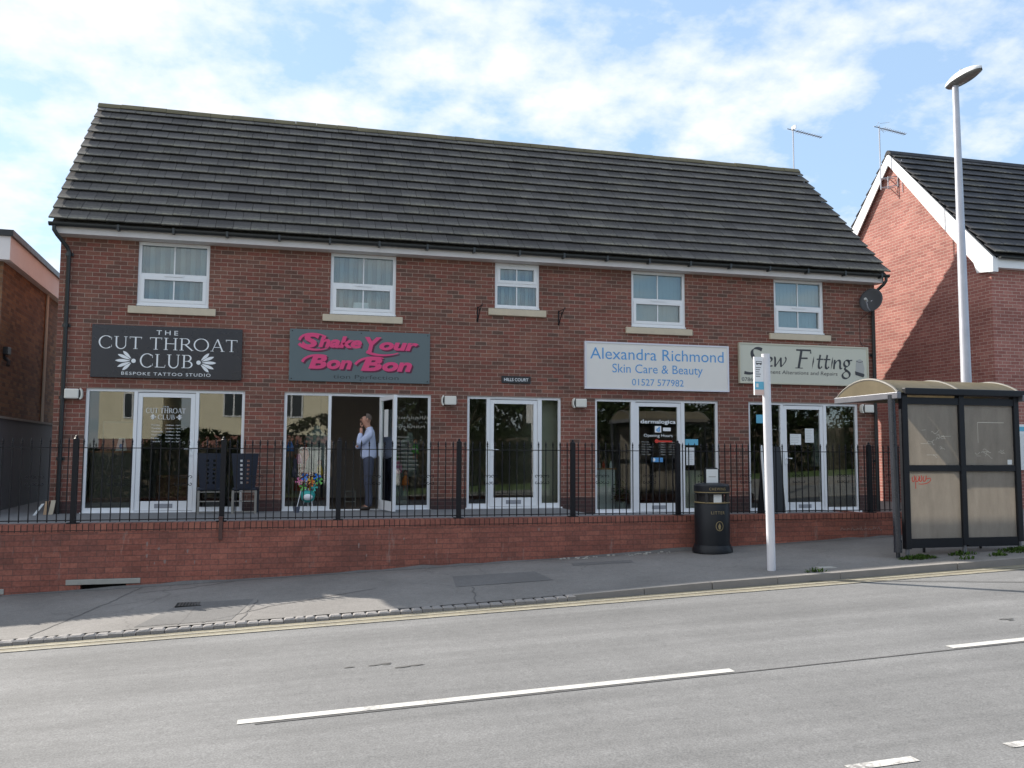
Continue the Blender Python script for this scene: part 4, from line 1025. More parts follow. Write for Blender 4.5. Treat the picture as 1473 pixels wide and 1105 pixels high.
# ------------------------------------------------------------------ bus stop pole
zb = pav_z(6.275, -5.82)
t = thing('bus_stop_pole', 'white bus stop pole with a small flag sign', 'bus stop', (6.275, -5.82, zb))
mb = MB(); mb.tube([(6.275, -5.82, zb-.05), (6.245, -5.82, 2.43)], .056, 20); mb.build('pole', pm('white pole', (.70,.70,.74), .45, .08, 2, grime=.22), t, smooth='auto')
mb = MB(); mb.box(6.06, 6.195, -5.84, -5.81, 1.865, 2.385, 0); mb.box(6.06, 6.195, -5.8435, -5.8405, 1.94, 2.045, 1); mb.box(6.06, 6.195, -5.843, -5.8405, 1.87, 1.935, 2)
fl = mb.build('flag', [M['upvc'], M['bluepaper'], pm('pale pink strip', (.72,.52,.46), .5)], t)
mb = MB(); yy = -5.8415
mb.box(6.085, 6.17, yy-.001, yy, 2.285, 2.325); mb.box(6.09, 6.165, yy-.0018, yy-.0011, 2.30, 2.317, 1)
for x in (6.10, 6.155): mb.tube([(x, yy, 2.283), (x, yy-.002, 2.283)], .009, 10)
for i in range(5): mb.box(6.08, 6.155-.012*(i % 3), yy-.001, yy, 2.235-i*.03, 2.243-i*.03)
mb.box(6.08, 6.115, yy-.004, yy-.0025, 1.97, 2.02, 1)
mb.build('symbol', [M['ink'], M['paper']], fl)

# ------------------------------------------------------------------ bus shelter
def gz(x): return pav_z(x, -5.65)
sh = thing('bus_shelter', 'black framed bus shelter with brownish scratched panels and curved tan roof', 'bus shelter', (9.5, -5.0, gz(9.5)))
yb = -5.62
def shelter_post(xb, xt, w=.045, foot=True):
    mb = MB(); zb = gz(xb)
    mb.hexa([(xb-w, yb-w, zb+.12), (xb+w, yb-w, zb+.12), (xb+w, yb+w, zb+.12), (xb-w, yb+w, zb+.12), (xt-w, yb-w, 2.0), (xt+w, yb-w, 2.0), (xt+w, yb+w, 2.0), (xt-w, yb+w, 2.0)])
    p = mb.build('post', M['shfr'], sh, bevel=.006)
    mb = MB(); mb.tube([(xb, yb, zb-.05), (xb, yb, zb+.13)], .028, 10); mb.build('foot', M['shgrey'], p)
PX = [8.56, 9.53, 10.50]
for x in PX: shelter_post(x, x)
mb = MB(); mb.tube([(8.42, -5.60, gz(8.42)+.10), (8.40, -5.58, 1.93)], .05, 16); mb.tube([(8.42, -5.60, gz(8.4)-.05), (8.42, -5.60, gz(8.4)+.1)], .03, 10); mb.tube([(8.42, -5.60, gz(8.4)+.08), (8.42, -5.60, gz(8.4)+.26)], .056, 16)
mb.build('corner_tube', M['shtube'], sh, smooth='auto')
mb = MB()
for z0, z1 in ((-.26, -.13), (.83, .92), (1.80, 1.90)):
    for a, b in zip(PX[:-1], PX[1:]): mb.box(a+.045, b-.045, yb-.035, yb+.035, z0, z1)
mb.build('rail', M['shfr'], sh)
GR = [(0, 0), (1, 1)]
for i, (a, b) in enumerate(zip(PX[:-1], PX[1:])):
    for j, (z0, z1) in enumerate(((-.13, .83), (.92, 1.80))):
        mb = MB(); mb.box(a+.045, b-.045, yb-.004, yb+.004, z0, z1); p = mb.build('panel', M['panel'], sh)
        g = MB(); pen = Pen(g, yb-.0055, 0)
        if i == 0 and j == 0:
            x, z = a+.12, z1-.12
            for k in range(4): pen.stroke(bez((x+k*.062, z+.04+.01*(k % 2)), (x+k*.06-.03, z-.06), (x+k*.06+.06, z-.04), (x+k*.06+.03+.02*(k % 2), z+.06)), .014)
            pen.stroke(bez((x+.22, z), (x+.36, z+.08), (x+.34, z-.09), (x+.10, z-.06)), .010); pen.stroke([(x+.05, z-.02), (x+.05, z-.13)], .011)
            g.build('graffiti', M['red'], p)
        elif j == 1:
            for k in range(14 if i == 0 else 9):
                x, z = a+.2+random.uniform(0, .5), (1.22 if i == 0 else 1.08)+random.uniform(-.22, .22)*(1 if i == 0 else .35); q = random.uniform(.4, 1.3)
                if k % 3 == 0: pen.stroke([(x, z), (x+.16*q, z+random.uniform(-.01, .01))], .005)
                else: pen.stroke(bez((x, z), (x+random.uniform(-.02, .08), z+random.uniform(.02, .10)*q), (x+random.uniform(.0, .12), z-random.uniform(.02, .09)*q), (x+random.uniform(.04, .14)*q, z+random.uniform(-.03, .06))), .0055)
            if i == 1:
                pen.stroke([(a+.3, 1.55), (b-.2, 1.55)], .008); pen.stroke([(a+.3, 1.55), (a+.3, 1.25)], .006)
            g.build('graffiti', M['scratch'], p)
            if i == 1: q = MB(); q.box(b-.16, b-.08, yb-.0055, yb-.0042, .93, 1.0); q.build('sticker', M['paper'], p)
def roofz(y): t = (y+5.70)/1.42; return 1.965+.235*math.sin(pi*max(0, min(1, t)))**.75
ys_ = [-5.70+1.42*i/16 for i in range(17)]
mb = MB()
for xa, xb_ in ((8.46, 9.50), (9.52, 10.56)):
    for a, b in zip(ys_[:-1], ys_[1:]):
        mb.hexa([(xa, a, roofz(a)-.006), (xb_, a, roofz(a)-.006), (xb_, b, roofz(b)-.006), (xa, b, roofz(b)-.006), (xa, a, roofz(a)), (xb_, a, roofz(a)), (xb_, b, roofz(b)), (xa, b, roofz(b))])
mb.build('roof', M['shroof'], sh)
mb = MB()
for x in (8.42, 9.51, 10.58): mb.tube([(x, y, roofz(y)-.004) for y in ys_], .022, 8)
mb.box(8.40, 10.62, -4.31, -4.25, 1.90, 1.98)
mb.build('roof_rib', pm('weathered roof rib', (.14,.13,.115), .6, .15), sh, smooth='auto')
mb = MB(); mb.box(8.52, 10.66, -5.735, -5.655, 1.935, 2.03); mb.box(8.6, 10.5, -5.66, -5.58, 1.935, 1.96); mb.build('eaves_beam', M['shfr'], sh, bevel=.012)
for x in (8.41, 10.59):
    mb = MB(); mb.box(x-.035, x+.035, -5.74, -4.25, 1.87, 1.965); mb.build('end_beam', M['shgrey'], sh, bevel=.01)
    mb = MB(); mb.prism([(-5.68, 1.966)]+[(y, roofz(y)-.01) for y in ys_[1:-1]]+[(-4.30, 1.966)], 'x', x-.004, x+.004); mb.build('end_panel', M['shroof'], sh)
for x in (8.48, 10.50):
    mb = MB(); mb.tube([(x, -4.32, gz(x)+.0), (x, -4.32, 1.90)], .03, 12); mb.build('front_post', M['shfr'], sh) if x > 9 else None
mb = MB(); mb.box(8.9, 10.3, -5.42, -5.2, .02, .05); 
for x in (9.1, 10.1): mb.tube([(x, -5.3, .02), (x, -5.3, gz(x)-.02)], .02, 8)
mb.build('bench', M['shfr'], sh)

# ------------------------------------------------------------------ street lamp
zb = pav_z(11.2); t = thing('street_lamp', 'tall grey tapered street lamp rising behind the bus shelter', 'street lamp', (11.2, -3.9, zb))
mb = MB(); mb.tube([(11.2, -3.9, zb-.05), (11.2, -3.9, 1.2), (11.21, -3.9, 1.25), (11.21, -3.9, 7.56)], [.098, .096, .092, .052], 20); mb.build('column', M['galv'], t, smooth='auto')
mb = MB(); d = Vector((.08, -.96, .10)).normalized(); o = Vector((11.22, -3.84, 7.58))
up = Vector((0,0,1)); up = (up-d*up.dot(d)).normalized(); sd = d.cross(up)
def shell(mb, z0, h, wx, ln, n=20, m=12):
    for i in range(m):
        for k in range(n):
            def P(ii, kk):
                u = ii/m; a = pi*kk/n; w = wx*(sin(pi*min(1, .1+.9*u))**.5)
                return tuple(o+d*(-.10+ln*u)+sd*(w*cos(a))+up*(z0+h*sin(a)*sin(pi*min(1, .12+.85*u))**.6))
            mb.face([P(i, k), P(i+1, k), P(i+1, k+1), P(i, k+1)])
shell(mb, .02, .16, .155, .72); hd = mb.build('lantern', M['lampgrey'], t, smooth=True, weld=True)
mb = MB(); shell(mb, .018, -.05, .146, .70); mb.build('lens', M['lens'], hd, smooth=True, weld=True)
mb = MB(); mb.tube([o+d*.2+up*.16, o+d*.2+up*.215], .025, 10); mb.build('photocell', M['grey'], hd)

# ------------------------------------------------------------------ small things on the ground
t = thing('drain_cover', 'dark slotted drain cover set in the pavement', 'drain cover', (-1.15, -5.07, pav_z(-1.15, -5.07)))
mb = MB(); z = pav_z(-1.15, -5.07)+.006
for i in range(7):
    for j in range(3): x = -1.27+i*.036; yy = -5.19+j*.085; mb.box(x, x+.024, yy, yy+.07, z-.01, z+.006)
mb.build('bars', M['castiron'], t); mb = MB(); mb.box(-1.30, -1.0, -5.21, -4.92, z-.02, z); mb.build('frame', M['void'], t)
mb = MB(); x, yy = 7.02, -5.95; z = pav_z(x, yy); mb.box(x-.12, x+.12, yy-.07, yy+.07, z-.02, z+.012); tag(mb.build('access_cover', M['stone'], bevel=.004), 'small pale rectangular cover in the pavement near the kerb', 'cover')
def weeds(x, y, r, n, label):
    mb = MB()
    for _ in range(n):
        a = random.uniform(0, 2*pi); q = r*random.random()**.6; px, py = x+q*cos(a)*1.5, y+q*sin(a)*.7; z = pav_z(px, py)
        h = random.uniform(.015, .10)*(1-.6*q/r); b = random.uniform(0, 2*pi); w = random.uniform(.003, .009); ln = random.uniform(.02, .08)
        ex, ey = px+ln*cos(b), py+ln*sin(b); cx, cy = -sin(b)*w, cos(b)*w
        mb.face([(px-cx, py-cy, z-.01), (px+cx, py+cy, z-.01), ((px+ex)/2+cx*1.3, (py+ey)/2+cy*1.3, z+h*.8), (ex, ey, z+h*.7), ((px+ex)/2-cx*1.3, (py+ey)/2-cy*1.3, z+h*.8)])
    tag(mb.build('weed_clump', M['weed']), label, 'weeds', 'weeds growing along the kerb')
weeds(8.62, -5.75, .20, 320, 'green weeds round the left foot of the bus shelter'); weeds(10.45, -5.75, .30, 460, 'large green weeds at the right foot of the bus shelter')
weeds(9.40, -5.72, .16, 110, 'sparse dry weeds at the middle foot of the bus shelter'); weeds(9.75, -6.0, .10, 60, 'small weed tuft by the kerb right of the middle shelter foot'); weeds(6.72, -6.16, .10, 50, 'small grass tuft at the kerb right of the bus stop pole')
weeds(9.15, -6.08, .09, 40, 'tiny weed tuft at the kerb between the left and middle shelter feet')
mb = MB()
for _ in range(40):
    x = random.uniform(4.0, 5.9); yy = -3.54-random.random()**2*.16; z = pav_z(x, yy); s = random.uniform(.008, .026)
    mb.ball((x, yy, z+s*.3), (s*1.3, s, s*.6), 6)
o = mb.build('rubble', M['stone'], smooth=False); o['kind'] = 'stuff'; tag(o, 'loose pale rubble along the foot of the brick wall', 'rubble')

# ------------------------------------------------------------------ chairs outside the first shop
def chair():
    t = thing('dining_chair', 'navy high-backed chair nearest the leftmost shop door', 'chair', (0, 0, 0), 'high-backed chairs outside the shop')
    ops = []
    for cx in (-.055, .055):
        for k in range(6): ops.append((cx-.021, cx+.021, .515+k*.075, .555+k*.075))
    mb = MB(); holed(mb, -.20, .20, .43, 1.04, ops, 0, .022)
    for a, b in (((-.20, .43), (.20, .43)), ((.20, .43), (.20, 1.04)), ((.20, 1.04), (-.20, 1.04)), ((-.20, 1.04), (-.20, .43))):
        mb.face([(a[0], 0, a[1]), (b[0], 0, b[1]), (b[0], .022, b[1]), (a[0], .022, a[1])])
    mb.v = [(x*(.86+.28*(z-.43)/.61), y+.10*((abs(x)/.2)**2)*.35-.05*((z-.43)/.61), z) for x, y, z in mb.v]
    mb.build('backrest', M['chair'], t, local=True)
    mb = MB(); mb.prism([(-.20, .02), (.20, .02), (.22, .40), (-.22, .40)], 'z', .40, .445); mb.build('seat', M['chair'], t, local=True, bevel=.012)
    for sx in (-1, 1):
        mb = MB(); mb.box(sx*.19-.02, sx*.19+.02, .02, .055, 0, .40); mb.build('leg', M['chairleg'], t, local=True)
        mb = MB(); mb.box(sx*.20-.018, sx*.20+.018, .36, .395, 0, .40); mb.build('leg', M['chair'], t, local=True)
    mb = MB()
    for z in (.375, .215, .035): mb.box(-.17, .17, .03, .045, z-.009, z+.009)
    mb.build('stretcher', M['chairleg'], t, local=True)
    return t
c1 = chair(); c1.location = (-1.33, -.58, 0); c1.rotation_euler = (0, 0, R(4))
c2 = copy_tree(c1); c2.location = (-.77, -.60, 0); c2.rotation_euler = (0, 0, R(-2)); c2['label'] = 'navy high-backed chair against the brick pier, farther from the shop door'

# ------------------------------------------------------------------ things in front of and behind the shop glass
t = thing('toy_stand', 'thin-legged stand of bright pinwheels with a teal bowl outside the gift shop', 'toy stand', (.30, -.30, 0))
mb = MB()
for x, y_ in ((.22, -.36), (.40, -.36), (.32, -.20)): mb.tube([(x, y_, 0), (x*.5+.155, -.29, .42)], .008, 6)
mb.build('leg', M['upvc'], t); mb = MB(); mb.lathe([(.06, .17), (.11, .22), (.13, .30), (.11, .36), (.05, .38)], .31, -.30, 20); mb.build('bowl', M['teal'], t, smooth=True)
mb = MB(); mb.ball((.31, -.40, .27), (.085, .05, .06), 12); mb.build('plush_face', M['upvc'], t, smooth=True)
for k, (x, z, mt) in enumerate(((.15, .55, 'pinktoy'), (.25, .62, 'bluetoy'), (.36, .56, 'yellow'), (.38, .50, 'orange'), (.46, .62, 'bluetoy'), (.50, .55, 'green'), (.22, .45, 'green'), (.42, .44, 'teal'))):
    mb = MB(); y_ = -.33-.012*k
    for q in range(4):
        a = q*pi/2+k*.4; r = .075; mb.hexa([(x, y_, z), (x+r*cos(a), y_-.02, z+r*sin(a)), (x+r*.9*cos(a+.7), y_-.012, z+r*.9*sin(a+.7)), (x+.01*cos(a+1.4), y_-.004, z+.01*sin(a+1.4)), (x, y_+.002, z), (x+r*cos(a), y_-.018, z+r*sin(a)), (x+r*.9*cos(a+.7), y_-.01, z+r*.9*sin(a+.7)), (x+.01*cos(a+1.4), y_-.002, z+.01*sin(a+1.4))])
    mb.tube([(x, y_+.004, z), (.31+(x-.31)*.4, -.30, .36)], .004, 5); mb.build('pinwheel', M[mt], t)
TY = [(-.02, 1.25, .24, 'bluetoy', 'blue hanging rag doll at the left of the gift shop window'), (.14, 1.02, .22, 'pinktoy', 'pink hanging rag doll beside the blue one in the gift shop window'), (.52, .82, .22, 'yellow', 'yellow hanging rag doll low at the right of the left gift shop pane'), (2.30, 1.22, .2, 'green', 'green hanging rag doll inside the right gift shop pane'), (2.12, .62, .2, 'orange', 'orange hanging rag doll low inside the right gift shop pane')]
for x, z, y_, mt, lab in TY:
    q = thing('rag_doll', lab, 'doll', (x, y_, z), 'rag dolls hanging in the gift shop window')
    mb = MB(); mb.lathe([(.075, z-.17), (.06, z-.08), (.032, z), (.02, z+.02)], x, y_, 12, sy=.6); mb.build('dress', M[mt], q, smooth=True)
    mb = MB(); mb.ball((x, y_, z+.055), (.04, .035, .045), 10); mb.build('head', M['skin'], q, smooth=True)
    mb = MB(); mb.ball((x, y_+.012, z+.07), (.045, .036, .045), 10); mb.build('hair', M['brownwood'], q, smooth=True)
    mb = MB(); mb.tube([(x, y_, z+.1), (x, y_+.02, 2.1)], .002, 5); mb.build('cord', M['black'], q)
    for sx in (-1, 1): mb = MB(); mb.tube([(x+sx*.03, y_, z-.16), (x+sx*.035, y_-.01, z-.27)], .014, 6); mb.build('leg', M['skin'], q)
t = thing('bucket', 'small grey bucket with a white rod by the gift shop window', 'bucket', (.115, -.45, 0))
mb = MB(); mb.lathe([(.045, 0), (.065, .11), (.058, .11), (.04, .02)], .115, -.45, 18); mb.build('pail', pm('dull grey plastic', (.10,.11,.15), .6), t, smooth='auto')
mb = MB(); mb.tube([(.11, -.45, .03), (.19, -.40, .40)], .007, 6); mb.build('rod', M['upvc'], t)
t = thing('doll_pole', 'small rag doll on a wooden pole inside the left gift shop pane', 'doll', (.06, .22, 0))
mb = MB(); mb.tube([(.04, .22, .0), (.05, .22, .62)], .016, 8); mb.build('pole', M['chairleg'], t)
mb = MB(); mb.lathe([(.08, .60), (.06, .72), (.03, .82), (.045, .86), (.05, .90), (.02, .95)], .08, .22, 12); mb.build('doll', [pm('doll cloth', (.14,.12,.2), .8, .6, 20)], t, smooth=True)
def dressform(x, y_, mat, label, h=.0, nm='dress_form'):
    t = thing(nm, label, 'mannequin', (x, y_, 0), 'mannequins in the shop windows')
    mb = MB(); mb.tube([(x, y_, 0), (x, y_, .75)], .02, 8); mb.lathe([(.18, .0), (.17, .03), (.03, .06)], x, y_, 16); mb.build('stand', M['black'], t)
    mb = MB(); mb.lathe([(.19, .70+h), (.17, .90+h), (.13, 1.05+h), (.17, 1.22+h), (.19, 1.36+h), (.10, 1.44+h), (.05, 1.50+h), (.045, 1.56+h)], x, y_, 18, sx=1.1, sy=.7); mb.build('torso', M[mat], t, smooth=True)
dressform(.46, .36, 'garm1', 'dress form in grey top inside the left gift shop pane'); dressform(.27, .44, 'garm2', 'dress form in red inside the left gift shop pane', -.35); dressform(.58, .62, 'garm3', 'dress form in beige inside the left gift shop pane', -.1)
t = thing('toy_bag', 'pink bag hanging inside the right gift shop pane', 'bag', (1.93, .2, .8))
mb = MB(); mb.lathe([(.09, .66), (.13, .70), (.12, .84), (.07, .90)], 1.93, .22, 14, sy=.5); mb.build('body', M['pinktoy'], t, smooth=True); mb = MB(); mb.tube([(1.90, .22, .88), (1.92, .22, 1.02), (1.97, .22, 1.02), (1.96, .22, .88)], .01, 6); mb.build('strap', M['green'], t)
t = thing('toy_display', 'low white framed display board inside the right gift shop pane', 'display', (2.0, .25, 0))
mb = MB(); mb.box(1.76, 2.16, .25, .27, .08, .10); mb.box(1.76, 2.16, .25, .27, .42, .44); mb.box(1.74, 1.76, .25, .27, .0, .44); mb.box(2.16, 2.18, .25, .27, .0, .44); mb.build('frame', M['chairleg'], t)
mb = MB(); mb.box(1.76, 2.16, .256, .262, .10, .42); mb.build('board', M['garm1'], t)
dressform(2.25, .6, 'garm1', 'dress form in grey inside the right gift shop pane', -.1)
t = thing('shop_stool', 'small pale stool inside the open gift shop doorway', 'stool', (1.15, 1.1, 0))
mb = MB()
for x in (1.05, 1.25): mb.tube([(x, 1.1, 0), (x, 1.1, .30)], .01, 6)
for z in (.1, .2, .3): mb.tube([(1.05, 1.1, z), (1.25, 1.1, z)], .009, 6)
mb.build('frame', M['garm1'], t)
t = thing('window_shelf', 'dark window display shelf in the left pane of the leftmost shop', 'shelf', (-3.05, .4, 0))
mb = MB(); mb.box(-3.42, -2.68, .18, .60, 1.04, 1.075); mb.build('top', M['brownwood'], t); mb = MB(); mb.box(-3.40, -2.70, .22, .26, .05, 1.04); mb.build('panel', M['roomdark'], t)
mb = MB(); mb.prism([(-3.02, 1.076), (-2.83, 1.076), (-2.87, 1.30), (-2.97, 1.30)], 'y', .30, .32); a = mb.build('show_card', M['paper']); tag(a, 'small white card standing on the window shelf of the leftmost shop', 'card')
mb = MB(); mb.ball((-2.93, .296, 1.15), (.03, .002, .05), 8); mb.build('print', M['blue'], a)
t = thing('picture_frame', 'thin pale picture frame above the window shelf of the leftmost shop', 'picture frame', (-3.0, .5, 1.1))
mb = MB()
for q in ((-3.28, -2.72, 1.58, 1.60), (-3.28, -2.72, 1.10, 1.12), (-3.28, -3.26, 1.12, 1.58), (-2.74, -2.72, 1.12, 1.58)): mb.box(q[0], q[1], .5, .515, q[2], q[3])
mb.build('frame', M['chairleg'], t); mb = MB(); mb.box(-3.26, -2.74, .506, .512, 1.12, 1.58); mb.build('picture', M['garm3'], t)
t = thing('cabinet', 'red brown wooden cabinet inside the leftmost shop door', 'cabinet', (-2.05, 1.2, 0))
mb = MB(); mb.box(-2.45, -1.65, 1.2, 1.6, .02, .62); mb.build('carcass', M['brownwood'], t, bevel=.01); mb = MB()
for i in range(4): mb.box(-2.42+i*.195, -2.25+i*.195, 1.18, 1.199, .06, .58)
mb.build('door', M['brownwood'], t); mb = MB(); mb.ball((-2.02, 1.17, .38), .02, 8); mb.build('handle', M['gold'], t)
t = thing('reception_desk', 'pale reception desk inside the window under the pale stone sign', 'desk', (6.2, .6, -.12))
mb = MB(); mb.box(5.95, 6.45, .45, .95, -.11, .74); mb.build('front', M['paper'], t); mb = MB(); mb.box(5.93, 6.48, .43, .97, .74, .77); mb.build('top', pm('orange wood', (.5,.26,.14), .5), t)
t = thing('side_shelf', 'white side shelf behind the reception desk window', 'shelf', (6.5, 1.2, -.12))
mb = MB(); mb.box(6.25, 6.65, 1.2, 1.5, -.11, .5); mb.build('body', M['cream'], t)
for k, (x, mt) in enumerate(((6.02, 'black'), (6.14, 'white'), (6.24, 'garm2'), (6.33, 'black'), (6.40, 'white'))):
    mb = MB(); mb.lathe([(.03, .771), (.032, .86), (.014, .88), (.014, .91)], x, .55, 12); tag(mb.build('bottle', M[mt], smooth='auto'), ['black bottle at the left end of the reception desk', 'white bottle beside the leftmost black one on the desk', 'red bottle on the reception desk', 'black bottle right of the red one on the desk', 'white bottle at the right end of the reception desk'][k], 'bottle', 'bottles on the reception desk')
t = thing('poster', 'grey portrait poster behind the reception desk', 'poster', (6.3, 1.7, 1.2)); mb = MB(); mb.box(5.98, 6.52, 1.7, 1.72, 1.0, 1.75); mb.build('print', M['garm1'], t); mb = MB(); mb.ball((6.25, 1.695, 1.38), (.13, .004, .18), 14); mb.build('portrait', M['black'], t)
t = thing('folding_screen', 'beige low screen inside the window right of the opening hours door', 'screen', (8.2, .6, -.12)); mb = MB(); mb.box(7.9, 8.45, .55, .58, -.11, .72); mb.build('board', M['cream'], t)
t = thing('pot_plant', 'leafy pot plant by the opening hours door window', 'plant', (6.5, .25, -.12))
mb = MB(); mb.lathe([(.08, -.115), (.11, .08), (.10, .10)], 6.50, .26, 14); mb.build('pot', M['garm1'], t); mb = MB()
for _ in range(160):
    a, b, q = random.uniform(0, 2*pi), random.uniform(.1, 1.3), random.uniform(.1, .36); p = Vector((6.5+q*cos(a)*cos(b)*.6, .26+q*sin(a)*cos(b)*.4, .1+q*sin(b)*1.3)); w = Vector((random.uniform(-1, 1), random.uniform(-1, 1), random.uniform(-1, 1))).normalized()*.02; e = w.cross(Vector((0, .3, 1))).normalized()*.045
    mb.face([p-w, p+e*.5, p+w, p-e])
mb.build('foliage', M['weed'], t)
dressform(8.15, .9, 'black', 'black dress form in the window right of the opening hours door', .05)
dressform(11.35, .7, 'garm1', 'dress form draped in grey cloth in the rightmost window', .1); dressform(9.5, .8, 'garm3', 'beige dress form in the left pane of the rightmost shop', -.1)
t = thing('curtain', 'pale draped curtain in the rightmost shop window', 'curtain', (11.6, .5, 0)); mb = MB()  # cloth added to stand in for a striped reflection in the pane
for i in range(24):
    x = 11.3+i*.024; mb.hexa([(x, .5+.03*sin(i*1.3), -.1), (x+.024, .5+.03*sin(i*1.3+1.3), -.1), (x+.024, .51+.03*sin(i*1.3+1.3), -.1), (x, .51+.03*sin(i*1.3), -.1), (x, .5+.03*sin(i*1.3), 2.1), (x+.024, .5+.03*sin(i*1.3+1.3), 2.1), (x+.024, .51+.03*sin(i*1.3+1.3), 2.1), (x, .51+.03*sin(i*1.3), 2.1)])
mb.build('cloth', M['garm3'], t)
t = thing('lamp_shade', 'white lampshade glowing pale behind the second upstairs window', 'lamp', (1.22, .16, 3.76)); mb = MB(); mb.lathe([(.155, 3.735), (.14, 3.90)], 1.22, .142, 20, sy=.22); mb.build('shade', M['upvc'], t, smooth='auto')
z = -.13; t = thing('a_board', 'black free-standing pavement board with white edge outside the rightmost shop', 'a-board', (9.35, -.7, z))
mb = MB(); mb.hexa([(9.15, -.85, z+.05), (9.56, -.85, z+.05), (9.56, -.83, z+.05), (9.15, -.83, z+.05), (9.15, -.70, z+1.35), (9.56, -.70, z+1.35), (9.56, -.68, z+1.35), (9.15, -.68, z+1.35)]); mb.build('board', M['black'], t)
mb = MB(); mb.hexa([(9.12, -.86, z), (9.149, -.86, z), (9.149, -.82, z), (9.12, -.82, z), (9.12, -.71, z+1.38), (9.149, -.71, z+1.38), (9.149, -.67, z+1.38), (9.12, -.67, z+1.38)]); mb.hexa([(9.561, -.86, z), (9.59, -.86, z), (9.59, -.82, z), (9.561, -.82, z), (9.561, -.71, z+1.38), (9.59, -.71, z+1.38), (9.59, -.67, z+1.38), (9.561, -.67, z+1.38)]); mb.build('edge', M['paper'], t)
mb = MB(); mb.hexa([(9.17, -.45, z), (9.54, -.45, z), (9.54, -.43, z), (9.17, -.43, z), (9.17, -.67, z+1.33), (9.54, -.67, z+1.33), (9.54, -.65, z+1.33), (9.17, -.65, z+1.33)]); mb.build('strut', M['black'], t)

# ------------------------------------------------------------------ the man in the doorway
man = thing('person', 'man in pale blue shirt and slate trousers standing in the open doorway, hand to chin', 'person', (1.40, .06, .0))
PZ = .0
def skinned(name, joints, edges, mat, parent, sub=2, root=0):
    me = bpy.data.meshes.new(name); me.from_pydata([j[:3] for j in joints], edges, []); me.materials.append(mat)
    o = bpy.data.objects.new(name, me); COL.objects.link(o); o.parent = parent
    sk = o.modifiers.new('skin', 'SKIN'); sk.use_smooth_shade = True
    if not me.skin_vertices: 
        with bpy.context.temp_override(object=o, active_object=o): bpy.ops.mesh.customdata_skin_add()
    for i, j in enumerate(joints):
        r = j[3]; me.skin_vertices[0].data[i].radius = r if isinstance(r, tuple) else (r, r)
        me.skin_vertices[0].data[i].use_root = (i == root)
    ss = o.modifiers.new('subsurf', 'SUBSURF'); ss.levels = sub; ss.render_levels = sub
    dg = bpy.context.evaluated_depsgraph_get(); dg.update()
    m2 = bpy.data.meshes.new_from_object(o.evaluated_get(dg)); o.modifiers.clear(); o.data = m2; bpy.data.meshes.remove(me)
    m2.name = name; m2.shade_smooth()
    return o
# local axes: he faces -x; his left side is -y (towards the camera)
def chain(pts): return pts
J = []; E_ = []
def add(p, r, link=None):
    J.append((p[0], p[1], p[2], r)); i = len(J)-1
    if link is not None: E_.append((link, i))
    return i
pel = add((.0, 0, .95), (.085, .075)); sp1 = add((-.005, 0, 1.12), (.08, .065), pel); ch = add((.01, 0, 1.30), (.085, .07), sp1); nk0 = add((.008, 0, 1.46), (.055, .055), ch); nk1 = add((-.02, 0, 1.545), (.056, .056), nk0); h0 = add((-.05, 0, 1.605), (.062, .075), nk1); h1 = add((-.055, 0, 1.68), (.080, .104), h0); h2 = add((-.045, 0, 1.745), (.062, .078), h1)
for s in (-1, 1):
    hp = add((.0, s*.085, .84), .06, pel); kn = add((-.002+.015*s, s*.095, .50), .045, hp); an = add((.018, s*.10, .10), .036, kn); ft = add((-.03, s*.105, .05), .04, an); add((-.13, s*.11, .035), .034, ft)
shl = add((.03, -.17, 1.42), .040, ch); ell = add((-.20, -.17, 1.205), .036, shl); wrl = add((-.145, -.06, 1.46), .030, ell)
shr = add((.03, .17, 1.42), .040, ch); elr = add((.01, .215, 1.165), .036, shr); wrr = add((-.20, .06, 1.17), .032, elr); mid = add((-.215, -.06, 1.18), .030, wrr)
pw = add((-.148, -.035, 1.525), (.034, .022), wrl)
body = skinned('body', J, E_, M['skin'], man, 2)
# fingers of the raised hand curl over the mouth and chin; the thumb lies along the jaw
for k in range(4):
    a = [(-.150+.006*k, -.050+.017*k, 1.545-.003*k), (-.163+.003*k, -.048+.017*k, 1.583-.004*abs(k-1)), (-.160+.002*k, -.040+.016*k, 1.612-.006*abs(k-1.4)), (-.148, -.034+.014*k, 1.628-.008*abs(k-1.4))]
    skinned('finger', [(p[0], p[1], p[2], [.0098, .0092, .0085, .007][i]) for i, p in enumerate(a)], [(0, 1), (1, 2), (2, 3)], M['skin'], body, 1)
skinned('thumb', [(-.140, -.062, 1.53, .012), (-.128, -.078, 1.56, .011), (-.112, -.078, 1.585, .009)], [(0, 1), (1, 2)], M['skin'], body, 1)
mb = MB(); mb.prism([(-.148, 1.70), (-.172, 1.660), (-.165, 1.650), (-.140, 1.652)], 'y', -.014, .014); mb.build('nose', M['skin'], body, local=True, bevel=.008)
for s in (-1, 1):
    mb = MB(); mb.ball((-.040, s*.083, 1.675), (.020, .011, .034), 10); mb.build('ear', M['skin'], body, local=True, smooth=True)
    mb = MB(); mb.ball((-.130, s*.032, 1.693), (.007, .010, .006), 8); mb.build('eye', M['eye'], body, local=True, smooth=True)
    mb = MB(); mb.box(-.142, -.130, s*.034-.018, s*.034+.018, 1.712, 1.720); mb.build('eyebrow', M['hair'], body, local=True)
mb = MB(); mb.box(-.139, -.128, -.026, .026, 1.632, 1.638); mb.build('mouth', pm('lips', (.4,.16,.13), .5), body, local=True)
mb = MB()
for i in range(7):
    for k in range(16):
        def P(ii, kk):
            t_ = .30+1.5*ii/7; a = -1.75+3.5*kk/16
            return (-.048+.099*sin(t_)*cos(a)*1.02, .087*sin(t_)*sin(a), 1.70+.098*cos(t_))
        mb.face([P(i, k), P(i, k+1), P(i+1, k+1), P(i+1, k)])
